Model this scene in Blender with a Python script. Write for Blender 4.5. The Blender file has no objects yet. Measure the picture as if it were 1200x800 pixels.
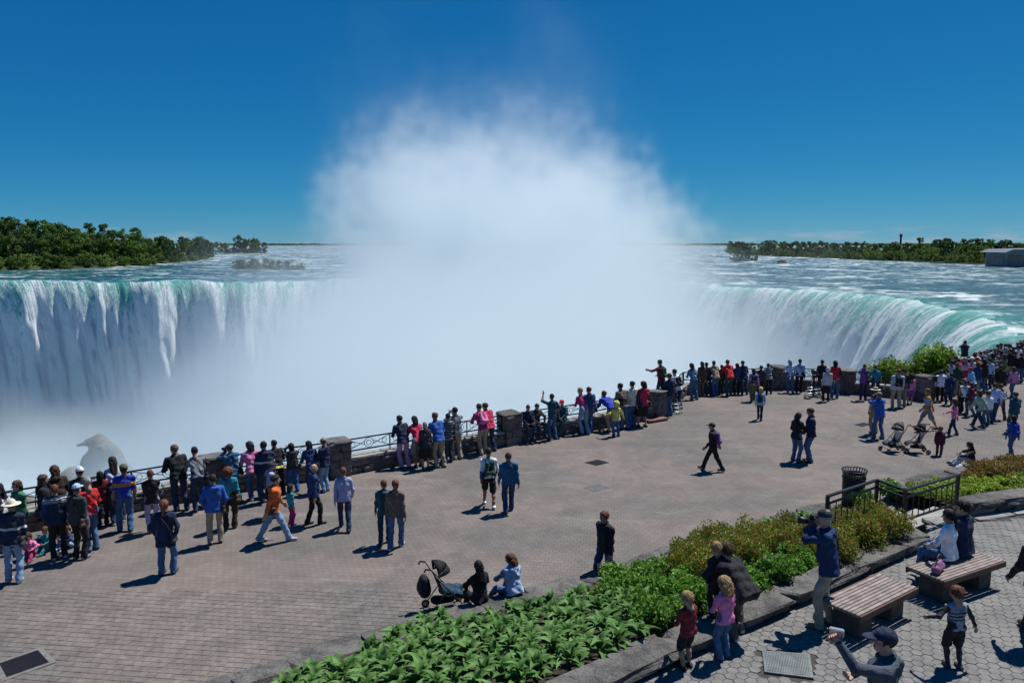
import bpy, bmesh, math, random
import numpy as np
from mathutils import Vector, Matrix, noise as mnoise
R = math.radians
rng = random.Random(7)
scene = bpy.context.scene
col = scene.collection

# ------------------------------------------------------------------ camera
F = 900.0; PITCH = R(7.3); CAMZ = 7.7
cd = bpy.data.cameras.new('camera'); cam = bpy.data.objects.new('camera', cd); col.objects.link(cam)
cam.location = (0, 0, CAMZ); cam.rotation_euler = (R(90) - PITCH, 0, 0)
cd.sensor_width = 36.0; cd.lens = 36.0 * F / 1200.0; cd.clip_start = 0.1; cd.clip_end = 20000
scene.camera = cam
cp, sp = math.cos(PITCH), math.sin(PITCH)

def ray(px, py):
    u = (px - 600) / F; v = (400 - py) / F
    return Vector((u, cp + v * sp, -sp + v * cp))
def at(px, py, z=0.0):
    d = ray(px, py); t = (z - CAMZ) / d.z
    return Vector((d.x * t, d.y * t, z))

# ------------------------------------------------------------------ light
SUN_EL = R(62); SUN_AZ = R(47)
world = bpy.data.worlds.new('World'); scene.world = world; world.use_nodes = True
wn = world.node_tree; wn.nodes.clear()
def wnode(t, **k):
    n = wn.nodes.new(t)
    for a, b in k.items(): setattr(n, a, b)
    return n
sky = wnode('ShaderNodeTexSky', sky_type='NISHITA', sun_disc=False, sun_elevation=SUN_EL, sun_rotation=SUN_AZ,
            altitude=150, air_density=0.6, dust_density=0.0, ozone_density=6.0)
# grade the sky like the polarised photograph: deep blue, little red
sepc = wnode('ShaderNodeSeparateColor'); comc = wnode('ShaderNodeCombineColor')
def grade(i, gain, power):
    p = wnode('ShaderNodeMath', operation='POWER'); p.inputs[1].default_value = power
    g = wnode('ShaderNodeMath', operation='MULTIPLY'); g.inputs[1].default_value = gain
    wn.links.new(sepc.outputs[i], p.inputs[0]); wn.links.new(p.outputs[0], g.inputs[0]); wn.links.new(g.outputs[0], comc.inputs[i])
grade(0, 0.069, 1.75); grade(1, 0.89, 0.77); grade(2, 2.23, 0.475)
bgn = wnode('ShaderNodeBackground'); bgn.inputs['Strength'].default_value = 0.075
wout = wnode('ShaderNodeOutputWorld')
# small fair-weather clouds low over the horizon
tc = wnode('ShaderNodeTexCoord'); sepx = wnode('ShaderNodeSeparateXYZ')
mp = wnode('ShaderNodeMapping'); mp.inputs['Scale'].default_value = (9, 9, 55)
nz = wnode('ShaderNodeTexNoise'); nz.inputs['Scale'].default_value = 1.6; nz.inputs['Detail'].default_value = 5
rmp = wnode('ShaderNodeMapRange', interpolation_type='SMOOTHSTEP')
rmp.inputs[1].default_value = 0.5; rmp.inputs[2].default_value = 0.72
elr = wnode('ShaderNodeMapRange', interpolation_type='SMOOTHSTEP')
elr.inputs[1].default_value = 0.026; elr.inputs[2].default_value = 0.006
mul = wnode('ShaderNodeMath', operation='MULTIPLY'); mul2 = wnode('ShaderNodeMath', operation='MULTIPLY'); mul2.inputs[1].default_value = 0.55
mixc = wnode('ShaderNodeMix', data_type='RGBA'); mixc.inputs[7].default_value = (4.6, 5.4, 6.4, 1)
L = wn.links.new
L(tc.outputs['Generated'], mp.inputs['Vector']); L(mp.outputs[0], nz.inputs['Vector']); L(nz.outputs[0], rmp.inputs[0])
L(tc.outputs['Generated'], sepx.inputs[0]); L(sepx.outputs['Z'], elr.inputs[0])
L(rmp.outputs[0], mul.inputs[0]); L(elr.outputs[0], mul.inputs[1]); L(mul.outputs[0], mul2.inputs[0])
L(sky.outputs[0], sepc.inputs[0]); L(comc.outputs[0], mixc.inputs[6]); L(mul2.outputs[0], mixc.inputs[0])
L(mixc.outputs[2], bgn.inputs['Color']); L(bgn.outputs[0], wout.inputs['Surface'])

sd = bpy.data.lights.new('sun', 'SUN'); sd.energy = 5.0; sd.angle = R(0.53); sd.color = (1.0, 0.98, 0.95)
sun = bpy.data.objects.new('sun', sd); col.objects.link(sun)
SUND = Vector((math.sin(SUN_AZ) * math.cos(SUN_EL), math.cos(SUN_AZ) * math.cos(SUN_EL), math.sin(SUN_EL)))
sun.rotation_euler = SUND.to_track_quat('Z', 'Y').to_euler()
sun.location = (30, 10, 60)
vs = scene.view_settings
vs.view_transform = 'Standard'; vs.look = 'None'; vs.gamma = 1.0; vs.exposure = 0.15; vs.use_curve_mapping = False
scene.render.engine = 'CYCLES'
scene.cycles.max_bounces = 12; scene.cycles.diffuse_bounces = 3; scene.cycles.glossy_bounces = 2
scene.cycles.transmission_bounces = 4; scene.cycles.transparent_max_bounces = 8; scene.cycles.volume_bounces = 12
scene.cycles.volume_step_rate = 2.0; scene.cycles.volume_max_steps = 160
scene.cycles.use_denoising = True
scene.cycles.caustics_reflective = False; scene.cycles.caustics_refractive = False

# ------------------------------------------------------------------ helpers
def tag(o, label=None, cat=None, group=None, kind=None):
    if label: o['label'] = label
    if cat: o['category'] = cat
    if group: o['group'] = group
    if kind: o['kind'] = kind
    return o
def empty(name, loc=(0, 0, 0), rz=0):
    o = bpy.data.objects.new(name, None); col.objects.link(o)
    o.location = loc; o.rotation_euler = (0, 0, rz); o.empty_display_size = 0.1
    return o
def link(name, me, parent=None, loc=(0, 0, 0), rz=0):
    o = bpy.data.objects.new(name, me); col.objects.link(o)
    o.location = loc; o.rotation_euler = (0, 0, rz)
    if parent: o.parent = parent
    return o
def copy_tree(o, parent=None):
    c = o.copy(); col.objects.link(c); c.parent = parent
    for ch in list(o.children): copy_tree(ch, c)
    return c

class MB:
    def __init__(s): s.v = []; s.f = []; s.m = []; s.mi = 0
    def add(s, vs, fs):
        b = len(s.v); s.v += [tuple(p) for p in vs]
        for f in fs: s.f.append(tuple(b + i for i in f)); s.m.append(s.mi)
    def box(s, lo, hi, M=None):
        x0, y0, z0 = lo; x1, y1, z1 = hi
        vs = [(x0,y0,z0),(x1,y0,z0),(x1,y1,z0),(x0,y1,z0),(x0,y0,z1),(x1,y0,z1),(x1,y1,z1),(x0,y1,z1)]
        if M is not None: vs = [M @ Vector(p) for p in vs]
        s.add(vs, [(3,2,1,0),(4,5,6,7),(0,1,5,4),(1,2,6,5),(2,3,7,6),(3,0,4,7)])
    def bar(s, a, b, w, h, up=(0, 0, 1)):
        a = Vector(a); b = Vector(b); d = (b - a).normalized(); up = Vector(up)
        if abs(d.dot(up)) > 0.98: up = Vector((0, 1, 0))
        x = d.cross(up).normalized(); z = x.cross(d)
        q = [x*(-w/2)+z*(-h/2), x*(w/2)+z*(-h/2), x*(w/2)+z*(h/2), x*(-w/2)+z*(h/2)]
        s.add([a+i for i in q] + [b+i for i in q], [(0,1,2,3),(7,6,5,4),(0,4,5,1),(1,5,6,2),(2,6,7,3),(3,7,4,0)])
    def tube(s, pts, r, n=6, closed=False):
        pts = [Vector(p) for p in pts]; N = len(pts)
        if not hasattr(r, '__len__'): r = [r] * N
        rings = []; x = None
        for i, p in enumerate(pts):
            if closed: d = pts[(i+1) % N] - pts[i-1]
            else: d = pts[min(i+1, N-1)] - pts[max(i-1, 0)]
            d.normalize()
            if x is None:
                x = d.cross(Vector((0, 0, 1)))
                if x.length < 0.05: x = d.cross(Vector((0, 1, 0)))
            x = (x - d * x.dot(d)).normalized(); y = d.cross(x)
            rings.append([p + (x*math.cos(2*math.pi*k/n) + y*math.sin(2*math.pi*k/n)) * r[i] for k in range(n)])
        vs = [q for rg in rings for q in rg]; fs = []
        for i in range(N if closed else N-1):
            j = (i+1) % N
            for k in range(n):
                fs.append((i*n+k, i*n+(k+1)%n, j*n+(k+1)%n, j*n+k))
        if not closed:
            fs.append(tuple(range(n-1, -1, -1))); fs.append(tuple((N-1)*n+k for k in range(n)))
        s.add(vs, fs)
    def lathe(s, prof, n=20, c=(0, 0, 0)):
        vs = []; fs = []
        for (r, z) in prof:
            for k in range(n):
                a = 2*math.pi*k/n; vs.append((c[0]+r*math.cos(a), c[1]+r*math.sin(a), c[2]+z))
        for i in range(len(prof)-1):
            for k in range(n):
                fs.append((i*n+k, i*n+(k+1)%n, (i+1)*n+(k+1)%n, (i+1)*n+k))
        s.add(vs, fs)
    def prism(s, poly, z0, z1):
        n = len(poly)
        s.add([(p[0], p[1], z0) for p in poly] + [(p[0], p[1], z1) for p in poly],
              [tuple(range(n-1, -1, -1)), tuple(range(n, 2*n))] + [(i, (i+1)%n, n+(i+1)%n, n+i) for i in range(n)])
    def mesh(s, name, mats, smooth=False):
        me = bpy.data.meshes.new(name); me.from_pydata(s.v, [], s.f); me.update()
        if not isinstance(mats, (list, tuple)): mats = [mats]
        for m in mats: me.materials.append(m)
        if len(mats) > 1: me.polygons.foreach_set('material_index', s.m)
        if smooth: me.polygons.foreach_set('use_smooth', [True]*len(me.polygons))
        return me
    def build(s, name, mats, parent=None, smooth=False, bevel=0, loc=(0, 0, 0), rz=0):
        me = s.mesh(name, mats, smooth)
        if bevel:
            bm = bmesh.new(); bm.from_mesh(me)
            bmesh.ops.bevel(bm, geom=list(bm.edges), offset=bevel, segments=1, affect='EDGES', clamp_overlap=True)
            bm.to_mesh(me); bm.free()
        return link(name, me, parent, loc, rz)

def np_mesh(name, V, Q, mats, midx=None, smooth=True):
    """V (n,3) float, Q (m,4 or 3) int"""
    me = bpy.data.meshes.new(name); V = np.asarray(V, np.float32); Q = np.asarray(Q, np.int32)
    k = Q.shape[1]
    me.vertices.add(len(V)); me.vertices.foreach_set('co', V.ravel())
    me.loops.add(Q.size); me.loops.foreach_set('vertex_index', Q.ravel())
    me.polygons.add(len(Q)); me.polygons.foreach_set('loop_start', np.arange(0, Q.size, k, dtype=np.int32))
    me.polygons.foreach_set('use_smooth', np.full(len(Q), smooth))
    for m in (mats if isinstance(mats, (list, tuple)) else [mats]): me.materials.append(m)
    if midx is not None: me.polygons.foreach_set('material_index', np.asarray(midx, np.int32))
    me.update(calc_edges=True); me.validate()
    return me

class NT:
    """little node-tree writer"""
    def __init__(s, nt): s.t = nt
    def n(s, typ, ins=None, **k):
        nd = s.t.nodes.new(typ)
        for a, b in k.items(): setattr(nd, a, b)
        for a, b in (ins or {}).items(): s.put(nd.inputs[a], b)
        return nd
    def put(s, sock, v):
        if isinstance(v, bpy.types.NodeSocket): s.t.links.new(v, sock)
        elif isinstance(v, bpy.types.Node): s.t.links.new(v.outputs[0], sock)
        else: sock.default_value = v
    def m(s, op, a, b=0.0, c=None):
        i = {0: a, 1: b}
        if c is not None: i[2] = c
        return s.n('ShaderNodeMath', i, operation=op).outputs[0]
    def ramp(s, x, a, b, lo=0.0, hi=1.0):
        return s.n('ShaderNodeMapRange', {0: x, 1: a, 2: b, 3: lo, 4: hi}, interpolation_type='SMOOTHSTEP').outputs[0]
    def mix(s, f, a, b): return s.n('ShaderNodeMix', {0: f, 6: a, 7: b}, data_type='RGBA').outputs[2]
    def noise(s, vec, scale, detail=3, rough=0.55, dist=0.0):
        i = {'Scale': scale, 'Detail': detail, 'Roughness': rough, 'Distortion': dist}
        if vec is not None: i['Vector'] = vec
        return s.n('ShaderNodeTexNoise', i).outputs[0]
    def map(s, vec, sc, loc=(0, 0, 0), rot=(0, 0, 0)):
        return s.n('ShaderNodeMapping', {'Vector': vec, 'Scale': sc, 'Location': loc, 'Rotation': rot}).outputs[0]
def mat(name):
    m = bpy.data.materials.new(name); m.use_nodes = True; nt = m.node_tree; nt.nodes.clear()
    N = NT(nt); N.out = N.n('ShaderNodeOutputMaterial')
    N.bsdf = N.n('ShaderNodeBsdfPrincipled'); nt.links.new(N.bsdf.outputs[0], N.out.inputs[0])
    return m, N
def c4(c): return (c[0], c[1], c[2], 1.0)
def simple(name, c, rough=0.7, metal=0.0, var=0.25, scale=6.0, bump=0.0, coord='Object', spec=0.4, bscale=None, perobj=0.0):
    m, N = mat(name); co = N.n('ShaderNodeTexCoord').outputs[coord]
    f = N.noise(co, scale, 5)
    k = N.ramp(f, 0.25, 0.75, 1 - var, 1 + var)
    if perobj:
        oi = N.n('ShaderNodeObjectInfo').outputs['Random']
        k = N.m('MULTIPLY', k, N.n('ShaderNodeMapRange', {0: oi, 3: 1 - perobj, 4: 1 + perobj}).outputs[0])
    cc = N.n('ShaderNodeVectorMath', {0: c[:3], 3: k}, operation='SCALE').outputs[0]
    N.put(N.bsdf.inputs['Base Color'], cc)
    N.bsdf.inputs['Roughness'].default_value = rough; N.bsdf.inputs['Metallic'].default_value = metal
    N.bsdf.inputs['Specular IOR Level'].default_value = spec
    if bump:
        b = N.n('ShaderNodeBump', {'Height': N.noise(co, bscale or scale * 4, 5, 0.6), 'Strength': bump, 'Distance': 0.02})
        N.put(N.bsdf.inputs['Normal'], b)
    return m

# ------------------------------------------------------------------ river and falls
ZW = -4.0; ZBASE = -54.0
CX, CY = -40.0, 120.0
crest_xy = [(95, 45), (76, 70), (62, 93), (72, 112), (79, 138), (82, 160), (79, 178), (69, 193), (55, 212), (50, 245), (44, 290), (20, 330),
            (-10, 345), (-35, 322), (-50, 270), (-58, 236), (-75, 227), (-110, 229), (-157, 235), (-220, 233), (-300, 232), (-420, 222)]
cth = np.array([math.degrees(math.atan2(y - CY, x - CX)) for x, y in crest_xy])
crr = np.array([math.hypot(x - CX, y - CY) for x, y in crest_xy])
# arc-length table so that columns are evenly spaced along the crest
NTH = 1100
tt = np.linspace(cth[0], cth[-1], 6000); rr = np.interp(tt, cth, crr)
ker = np.hanning(61); ker /= ker.sum(); rr = np.convolve(np.pad(rr, 30, mode='edge'), ker, mode='valid')
ex = CX + rr*np.cos(np.radians(tt)); ey = CY + rr*np.sin(np.radians(tt))
al = np.concatenate([[0], np.cumsum(np.hypot(np.diff(ex), np.diff(ey)))])
us = np.linspace(0, al[-1], NTH)
TH = np.interp(us, al, tt); RC = np.interp(us, al, rr)
def n1(x, y, z=0.0): return mnoise.noise((x, y, z))
RC = RC + np.array([3.6*n1(u*0.035, 3.1) + 1.8*n1(u*0.13, 7.7) + 0.8*n1(u*0.4, 1.7) for u in us])
LIPZ = ZW + np.array([0.8*n1(u*0.06, 11.3) + 0.45*n1(u*0.25, 5.2) + 0.25*n1(u*0.8, 2.2) for u in us])
cosT, sinT = np.cos(np.radians(TH)), np.sin(np.radians(TH))

def set_uv(me, uv):
    a = me.attributes.new('flow', 'FLOAT2', 'POINT'); a.data.foreach_set('vector', np.asarray(uv, np.float32).ravel())

def grid_quads(nu, nv):
    i = np.arange(nu-1)[:, None]*nv + np.arange(nv-1)[None, :]
    return np.stack([i, i+1, i+nv+1, i+nv], -1).reshape(-1, 4)

# upstream river: strips outward from the crest
offs = np.concatenate([np.linspace(0, 60, 50), np.geomspace(62, 400, 60), np.geomspace(420, 9000, 26)])
V = []; UV = []
for i in range(NTH):
    for o in offs:
        r = RC[i] + o
        x = CX + r*cosT[i]; y = CY + r*sinT[i]
        z = LIPZ[i]*math.exp(-o/25) + (ZW*(1-math.exp(-o/25))) + 4.6*(1 - math.exp(-o/420))
        if 1.5 < o < 1500:
            am = min(1, o/20)
            z += am*(0.34*n1(x*0.06, y*0.06, 2) + 0.30*n1(x*0.16, y*0.16, 8) + 0.16*n1(x*0.45, y*0.45, 4))
            st = (z - ZW)/1.1
        V.append((x, y, z)); UV.append((us[i], o))
def river_mat(name='river_water'):
    m, N = mat(name)
    pos = N.n('ShaderNodeNewGeometry').outputs['Position']
    fl = N.n('ShaderNodeAttribute', attribute_name='flow').outputs['Vector']
    off = N.n('ShaderNodeSeparateXYZ', {0: fl}).outputs[1]
    wig = N.n('ShaderNodeVectorMath', {0: fl, 1: N.n('ShaderNodeVectorMath', {0: N.n('ShaderNodeTexNoise', {'Vector': pos, 'Scale': 0.05}).outputs['Color'], 3: 14.0}, operation='SCALE').outputs[0]}, operation='ADD').outputs[0]
    s1 = N.noise(N.map(wig, (0.010, 0.070, 1)), 1.0, 6, 0.60)       # ledges of white water across the flow
    s2 = N.noise(N.map(pos, (0.05, 0.16, 0.1)), 1.0, 6, 0.68)
    s3 = N.noise(N.map(pos, (0.5, 0.9, 0.5)), 1.0, 4, 0.6)
    mass = N.m('ADD', N.m('MULTIPLY', s1, 0.55), N.m('ADD', N.m('MULTIPLY', s2, 0.4), N.m('MULTIPLY', s3, 0.18)))
    far = N.ramp(off, 25.0, 250.0, 0.0, 0.035)
    foam = N.ramp(N.m('ADD', mass, far), 0.555, 0.72)
    lip = N.m('MULTIPLY', N.ramp(off, 7.0, 0.0), N.ramp(N.noise(N.map(fl, (0.12, 0.1, 1)), 1.0, 4, 0.6), 0.48, 0.66))
    foam = N.m('MAXIMUM', foam, lip)
    deep = N.mix(N.ramp(s2, 0.35, 0.65), (0.012, 0.060, 0.068, 1), (0.040, 0.130, 0.132, 1))
    clear = N.mix(N.m('MULTIPLY', N.ramp(off, 14.0, 0.0), 0.75), deep, (0.03, 0.20, 0.18, 1))
    N.put(N.bsdf.inputs['Base Color'], N.mix(foam, clear, (0.66, 0.72, 0.74, 1)))
    N.put(N.bsdf.inputs['Roughness'], N.m('MULTIPLY_ADD', foam, 0.5, 0.22))
    N.bsdf.inputs['IOR'].default_value = 1.33; N.bsdf.inputs['Specular IOR Level'].default_value = 0.22
    h = N.m('ADD', N.m('MULTIPLY', N.noise(N.map(pos, (0.35, 0.8, 0.5)), 1.0, 5, 0.65), 0.9), N.m('MULTIPLY', foam, 0.25))
    N.put(N.bsdf.inputs['Normal'], N.n('ShaderNodeBump', {'Height': h, 'Strength': 0.9, 'Distance': 1.0}))
    return m
me = np_mesh('river', V, grid_quads(NTH, len(offs)), river_mat()); set_uv(me, UV)
river = tag(link('river', me), 'wide teal river with white rapids above the falls', 'river', kind='structure')

# the falling sheet: a parabola out from the lip, ribbed by separate tongues of water
NT_ = 80
ts = np.concatenate([np.linspace(0, 1.0, 30), np.linspace(1.05, 3.22, NT_-30)])
V = []; UV = []
for i in range(NTH):
    u = us[i]
    rib = 1.6*n1(u*0.09, 21.0) + 1.0*n1(u*0.28, 40.0)
    v0 = 7.4 + 1.6*n1(u*0.05, 33.0) + 0.9*n1(u*0.23, 9.0)
    for t in ts:
        drop = 0.5*9.81*t*t
        k = min(1.0, drop/12.0)
        lump = k*(rib + 1.0*n1(u*0.35, drop*0.05 + u*0.01, 5.0) + 0.9*n1(u*0.7, drop*0.14, 15.0) + 0.5*n1(u*1.4, drop*0.32, 25.0))
        r = RC[i] - v0*t - lump
        z = LIPZ[i] - drop
        V.append((CX + r*cosT[i], CY + r*sinT[i], max(z, ZBASE - 1))); UV.append((u, drop))
def falls_mat():
    m, N = mat('falling_water')
    fl = N.n('ShaderNodeAttribute', attribute_name='flow').outputs['Vector']
    drop = N.n('ShaderNodeSeparateXYZ', {0: fl}).outputs[1]
    pos = N.n('ShaderNodeNewGeometry').outputs['Position']
    a = N.noise(N.map(fl, (0.11, 0.028, 1)), 1.0, 4, 0.55)
    b = N.noise(N.map(fl, (0.50, 0.075, 1), (7, 3, 0)), 1.0, 5, 0.65, 0.6)
    c = N.noise(N.map(fl, (1.7, 0.60, 1), (1, 9, 0)), 1.0, 5, 0.7, 0.8)
    d = N.noise(N.map(pos, (1.1, 1.1, 0.8)), 1.0, 4, 0.7)
    s = N.m('ADD', N.m('MULTIPLY', a, 0.62), N.m('ADD', N.m('MULTIPLY', b, 0.62), N.m('ADD', N.m('MULTIPLY', c, 0.50), N.m('MULTIPLY', d, 0.31))))
    s = N.m('ADD', s, N.ramp(drop, 0.0, 16.0, -0.14, 0.07))
    foam = N.ramp(s, 0.79, 1.03)
    green = N.mix(N.ramp(drop, 0.0, 14.0), (0.05, 0.42, 0.35, 1), (0.20, 0.58, 0.60, 1))
    colr = N.mix(foam, green, (0.88, 0.94, 0.95, 1))
    N.put(N.bsdf.inputs['Base Color'], colr)
    N.put(N.bsdf.inputs['Roughness'], N.m('MULTIPLY_ADD', foam, 0.45, 0.3))
    h = N.m('ADD', N.m('MULTIPLY', b, 1.2), c)
    bmp = N.n('ShaderNodeBump', {'Height': h, 'Strength': 0.8, 'Distance': 0.7})
    N.put(N.bsdf.inputs['Normal'], bmp)
    N.bsdf.inputs['Subsurface Weight'].default_value = 0.0
    tr = N.n('ShaderNodeBsdfTranslucent', {'Color': colr})
    mx = N.n('ShaderNodeMixShader', {0: 0.25, 1: N.bsdf.outputs[0], 2: tr.outputs[0]})
    N.put(N.out.inputs[0], mx.outputs[0])
    return m
me = np_mesh('waterfall', V, grid_quads(NTH, len(ts)), falls_mat()); set_uv(me, UV)
falls = tag(link('waterfall', me), 'great horseshoe waterfall of white and green water', 'waterfall', kind='structure')

# lower pool and the gorge floor
mb = MB(); mb.add([(-700, -60, ZBASE), (260, -60, ZBASE), (260, 420, ZBASE), (-700, 420, ZBASE)], [(0, 1, 2, 3)])
pm, N = mat('pool_water'); pos = N.n('ShaderNodeNewGeometry').outputs['Position']
N.put(N.bsdf.inputs['Base Color'], N.mix(N.ramp(N.noise(pos, 0.06, 6, 0.65), 0.42, 0.6), (0.03, 0.12, 0.12, 1), (0.75, 0.8, 0.82, 1)))
N.bsdf.inputs['Roughness'].default_value = 0.4
tag(mb.build('pool', pm), 'churning pool at the foot of the falls', 'water', kind='structure')
# ------------------------------------------------------------------ materials of the place
def proj(p):
    d = Vector(p) - Vector((0, 0, CAMZ)); zc = d.y*cp - d.z*sp; v = d.y*sp + d.z*cp
    return (600 + F*d.x/zc, 400 - F*v/zc)
def inpoly(x, y, P):
    c = False; n = len(P); j = n-1
    for i in range(n):
        if (P[i][1] > y) != (P[j][1] > y) and x < (P[j][0]-P[i][0])*(y-P[i][1])/(P[j][1]-P[i][1])+P[i][0]: c = not c
        j = i
    return c
def paver_mat(name, brick=True, rot=0.0, perobj=0.0):
    m, N = mat(name); pos = N.n('ShaderNodeNewGeometry').outputs['Position']
    big = N.noise(pos, 0.22, 5, 0.6); mid = N.noise(pos, 1.3, 5, 0.6); fine = N.noise(pos, 60.0, 3, 0.6)
    cA = N.mix(N.ramp(big, 0.36, 0.64), (0.153, 0.137, 0.127, 1), (0.206, 0.172, 0.150, 1))
    cA = N.mix(N.ramp(mid, 0.30, 0.72), N.n('ShaderNodeVectorMath', {0: cA, 3: 0.80}, operation='SCALE').outputs[0], cA)
    streak = N.noise(N.map(pos, (0.25, 1.1, 1), rot=(0, 0, 0.5)), 1.0, 5, 0.65)
    cA = N.mix(N.m('MULTIPLY', N.ramp(streak, 0.54, 0.74), 0.45), cA, (0.27, 0.245, 0.215, 1))
    stain = N.noise(pos, 0.55, 6, 0.7, 0.8); cA = N.mix(N.m('MULTIPLY', N.ramp(stain, 0.56, 0.70), 0.38), cA, (0.085, 0.080, 0.076, 1))
    gum = N.ramp(N.n('ShaderNodeTexVoronoi', {'Vector': pos, 'Scale': 1.9}).outputs['Distance'], 0.045, 0.03); cA = N.mix(N.m('MULTIPLY', gum, 0.6), cA, (0.05, 0.048, 0.046, 1))
    cA = N.n('ShaderNodeVectorMath', {0: cA, 3: N.ramp(fine, 0.2, 0.8, 0.78, 1.22)}, operation='SCALE').outputs[0]
    h = N.m('MULTIPLY', fine, 0.25)
    if brick:
        bk = N.n('ShaderNodeTexBrick', {'Vector': N.map(pos, (1, 1, 1), rot=(0, 0, rot)), 'Color1': (0.93, 0.93, 0.93, 1), 'Color2': (1.07, 1.06, 1.05, 1), 'Mortar': (0.74, 0.73, 0.72, 1),
                 'Scale': 1.0, 'Mortar Size': 0.008, 'Mortar Smooth': 0.4, 'Bias': 0.0, 'Brick Width': 0.165, 'Row Height': 0.165}, offset=0.5, squash=1.0)
        cA = N.n('ShaderNodeVectorMath', {0: cA, 1: bk.outputs[0]}, operation='MULTIPLY').outputs[0]
        h = N.m('SUBTRACT', h, bk.outputs['Fac'])
    else:
        wn_ = N.n('ShaderNodeTexWhiteNoise', {'Vector': N.n('ShaderNodeVectorMath', {0: pos, 1: (0.12, 0.12, 9)}, operation='SNAP').outputs[0]}).outputs[0]
        cA = N.n('ShaderNodeVectorMath', {0: cA, 3: N.n('ShaderNodeMapRange', {0: wn_, 3: 0.84, 4: 1.16}).outputs[0]}, operation='SCALE').outputs[0]
    N.put(N.bsdf.inputs['Base Color'], cA); N.bsdf.inputs['Roughness'].default_value = 0.85; N.bsdf.inputs['Specular IOR Level'].default_value = 0.25
    N.put(N.bsdf.inputs['Normal'], N.n('ShaderNodeBump', {'Height': h, 'Strength': 0.5, 'Distance': 0.008}))
    return m
PROT = R(7)
M_PLAZA = paver_mat('plaza_paving', True, PROT); M_PAVER = paver_mat('plaza_paver', False)
M_JOINT = simple('joint_sand', (0.055, 0.05, 0.045), 0.95, var=0.3, scale=9)
M_HEX = simple('hex_concrete', (0.165, 0.160, 0.150), 0.85, var=0.22, scale=2.2, bump=0.35, bscale=70, perobj=0.12, coord='Object')
def stone_mat(name, c, c2, lichen=(0.25, 0.24, 0.2)):
    m, N = mat(name); pos = N.n('ShaderNodeNewGeometry').outputs['Position']
    oi = N.n('ShaderNodeObjectInfo').outputs['Random']
    a = N.noise(pos, 2.2, 6, 0.65); b = N.noise(pos, 14, 5, 0.65); c_ = N.noise(pos, 60, 3, 0.6)
    cc = N.mix(N.ramp(a, 0.32, 0.68), c4(c), c4(c2)); cc = N.mix(N.m('MULTIPLY', N.ramp(b, 0.55, 0.75), 0.5), cc, c4(lichen))
    wv = N.n('ShaderNodeVectorMath', {0: pos, 1: N.n('ShaderNodeVectorMath', {0: N.n('ShaderNodeTexNoise', {'Vector': pos, 'Scale': 3.0}).outputs['Color'], 3: 0.5}, operation='SCALE').outputs[0]}, operation='ADD').outputs[0]
    vo = N.n('ShaderNodeTexVoronoi', {'Vector': wv, 'Scale': 1.6}, feature='DISTANCE_TO_EDGE').outputs['Distance']
    cr_ = N.ramp(vo, 0.0, 0.025); cc = N.mix(N.m('MULTIPLY', N.m('SUBTRACT', 1.0, cr_), 0.3), cc, (0.025, 0.023, 0.02, 1))
    k = N.m('MULTIPLY', N.ramp(c_, 0.2, 0.8, 0.6, 1.4), N.n('ShaderNodeMapRange', {0: oi, 3: 0.8, 4: 1.2}).outputs[0])
    N.put(N.bsdf.inputs['Base Color'], N.n('ShaderNodeVectorMath', {0: cc, 3: k}, operation='SCALE').outputs[0])
    N.bsdf.inputs['Roughness'].default_value = 0.88; N.bsdf.inputs['Specular IOR Level'].default_value = 0.25
    h = N.m('ADD', N.m('MULTIPLY', a, 1.5), N.m('ADD', N.m('ADD', b, N.m('MULTIPLY', cr_, 0.25)), N.m('MULTIPLY', c_, 0.4)))
    N.put(N.bsdf.inputs['Normal'], N.n('ShaderNodeBump', {'Height': h, 'Strength': 0.9, 'Distance': 0.05}))
    return m
M_STONE = stone_mat('rubble_stone', (0.13, 0.115, 0.105), (0.23, 0.20, 0.18), (0.07, 0.06, 0.055))
M_SLAB = stone_mat('limestone_slab', (0.075, 0.072, 0.070), (0.175, 0.165, 0.150), (0.05, 0.048, 0.042))
M_CAP = stone_mat('wall_coping', (0.26, 0.25, 0.235), (0.34, 0.33, 0.31))
M_CONC = simple('concrete', (0.30, 0.285, 0.26), 0.85, var=0.18, scale=3, bump=0.3, bscale=60)
M_IRON = simple('black_iron', (0.012, 0.013, 0.015), 0.45, metal=0.3, var=0.3, scale=12)
M_IRON2 = simple('painted_railing', (0.018, 0.020, 0.022), 0.4, metal=0.2, var=0.3, scale=12)
M_CLIFF = stone_mat('cliff_rock', (0.10, 0.09, 0.075), (0.19, 0.17, 0.14))
M_SOIL = simple('bark_mulch', (0.045, 0.028, 0.022), 0.95, var=0.5, scale=14, bump=1.0, bscale=30)

# ------------------------------------------------------------------ plaza sheet and gorge cliff
pillar_px = [(254, 578), (396, 556), (597, 519), (768, 489), (912, 455), (992, 460), (1083, 468)]
PIL = [at(x, y) for x, y in pillar_px]
RAIL = [at(-260, 700), at(-40, 634)] + PIL[:4] + [at(800, 462)] + PIL[4:] + [at(1128, 446), at(1172, 432), at(1235, 418)]
HASP = [0, 0, 1, 1, 1, 1, 0, 1, 1, 1, 0, 0, 0]
outer = []
for i, p in enumerate(RAIL):
    d = (RAIL[min(i+1, len(RAIL)-1)] - RAIL[max(i-1, 0)]).normalized(); outer.append(p + Vector((-d.y, d.x, 0))*0.45)
poly = [(p.x, p.y) for p in outer] + [(62, 84), (160, 40), (160, -60), (-60, -60), (-60, outer[0].y - 12)]
from mathutils.geometry import tessellate_polygon
tri = tessellate_polygon([[Vector((x, y, 0)) for x, y in poly]])
mb = MB(); mb.add([(x, y, 0) for x, y in poly], [tuple(t) for t in tri])
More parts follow.
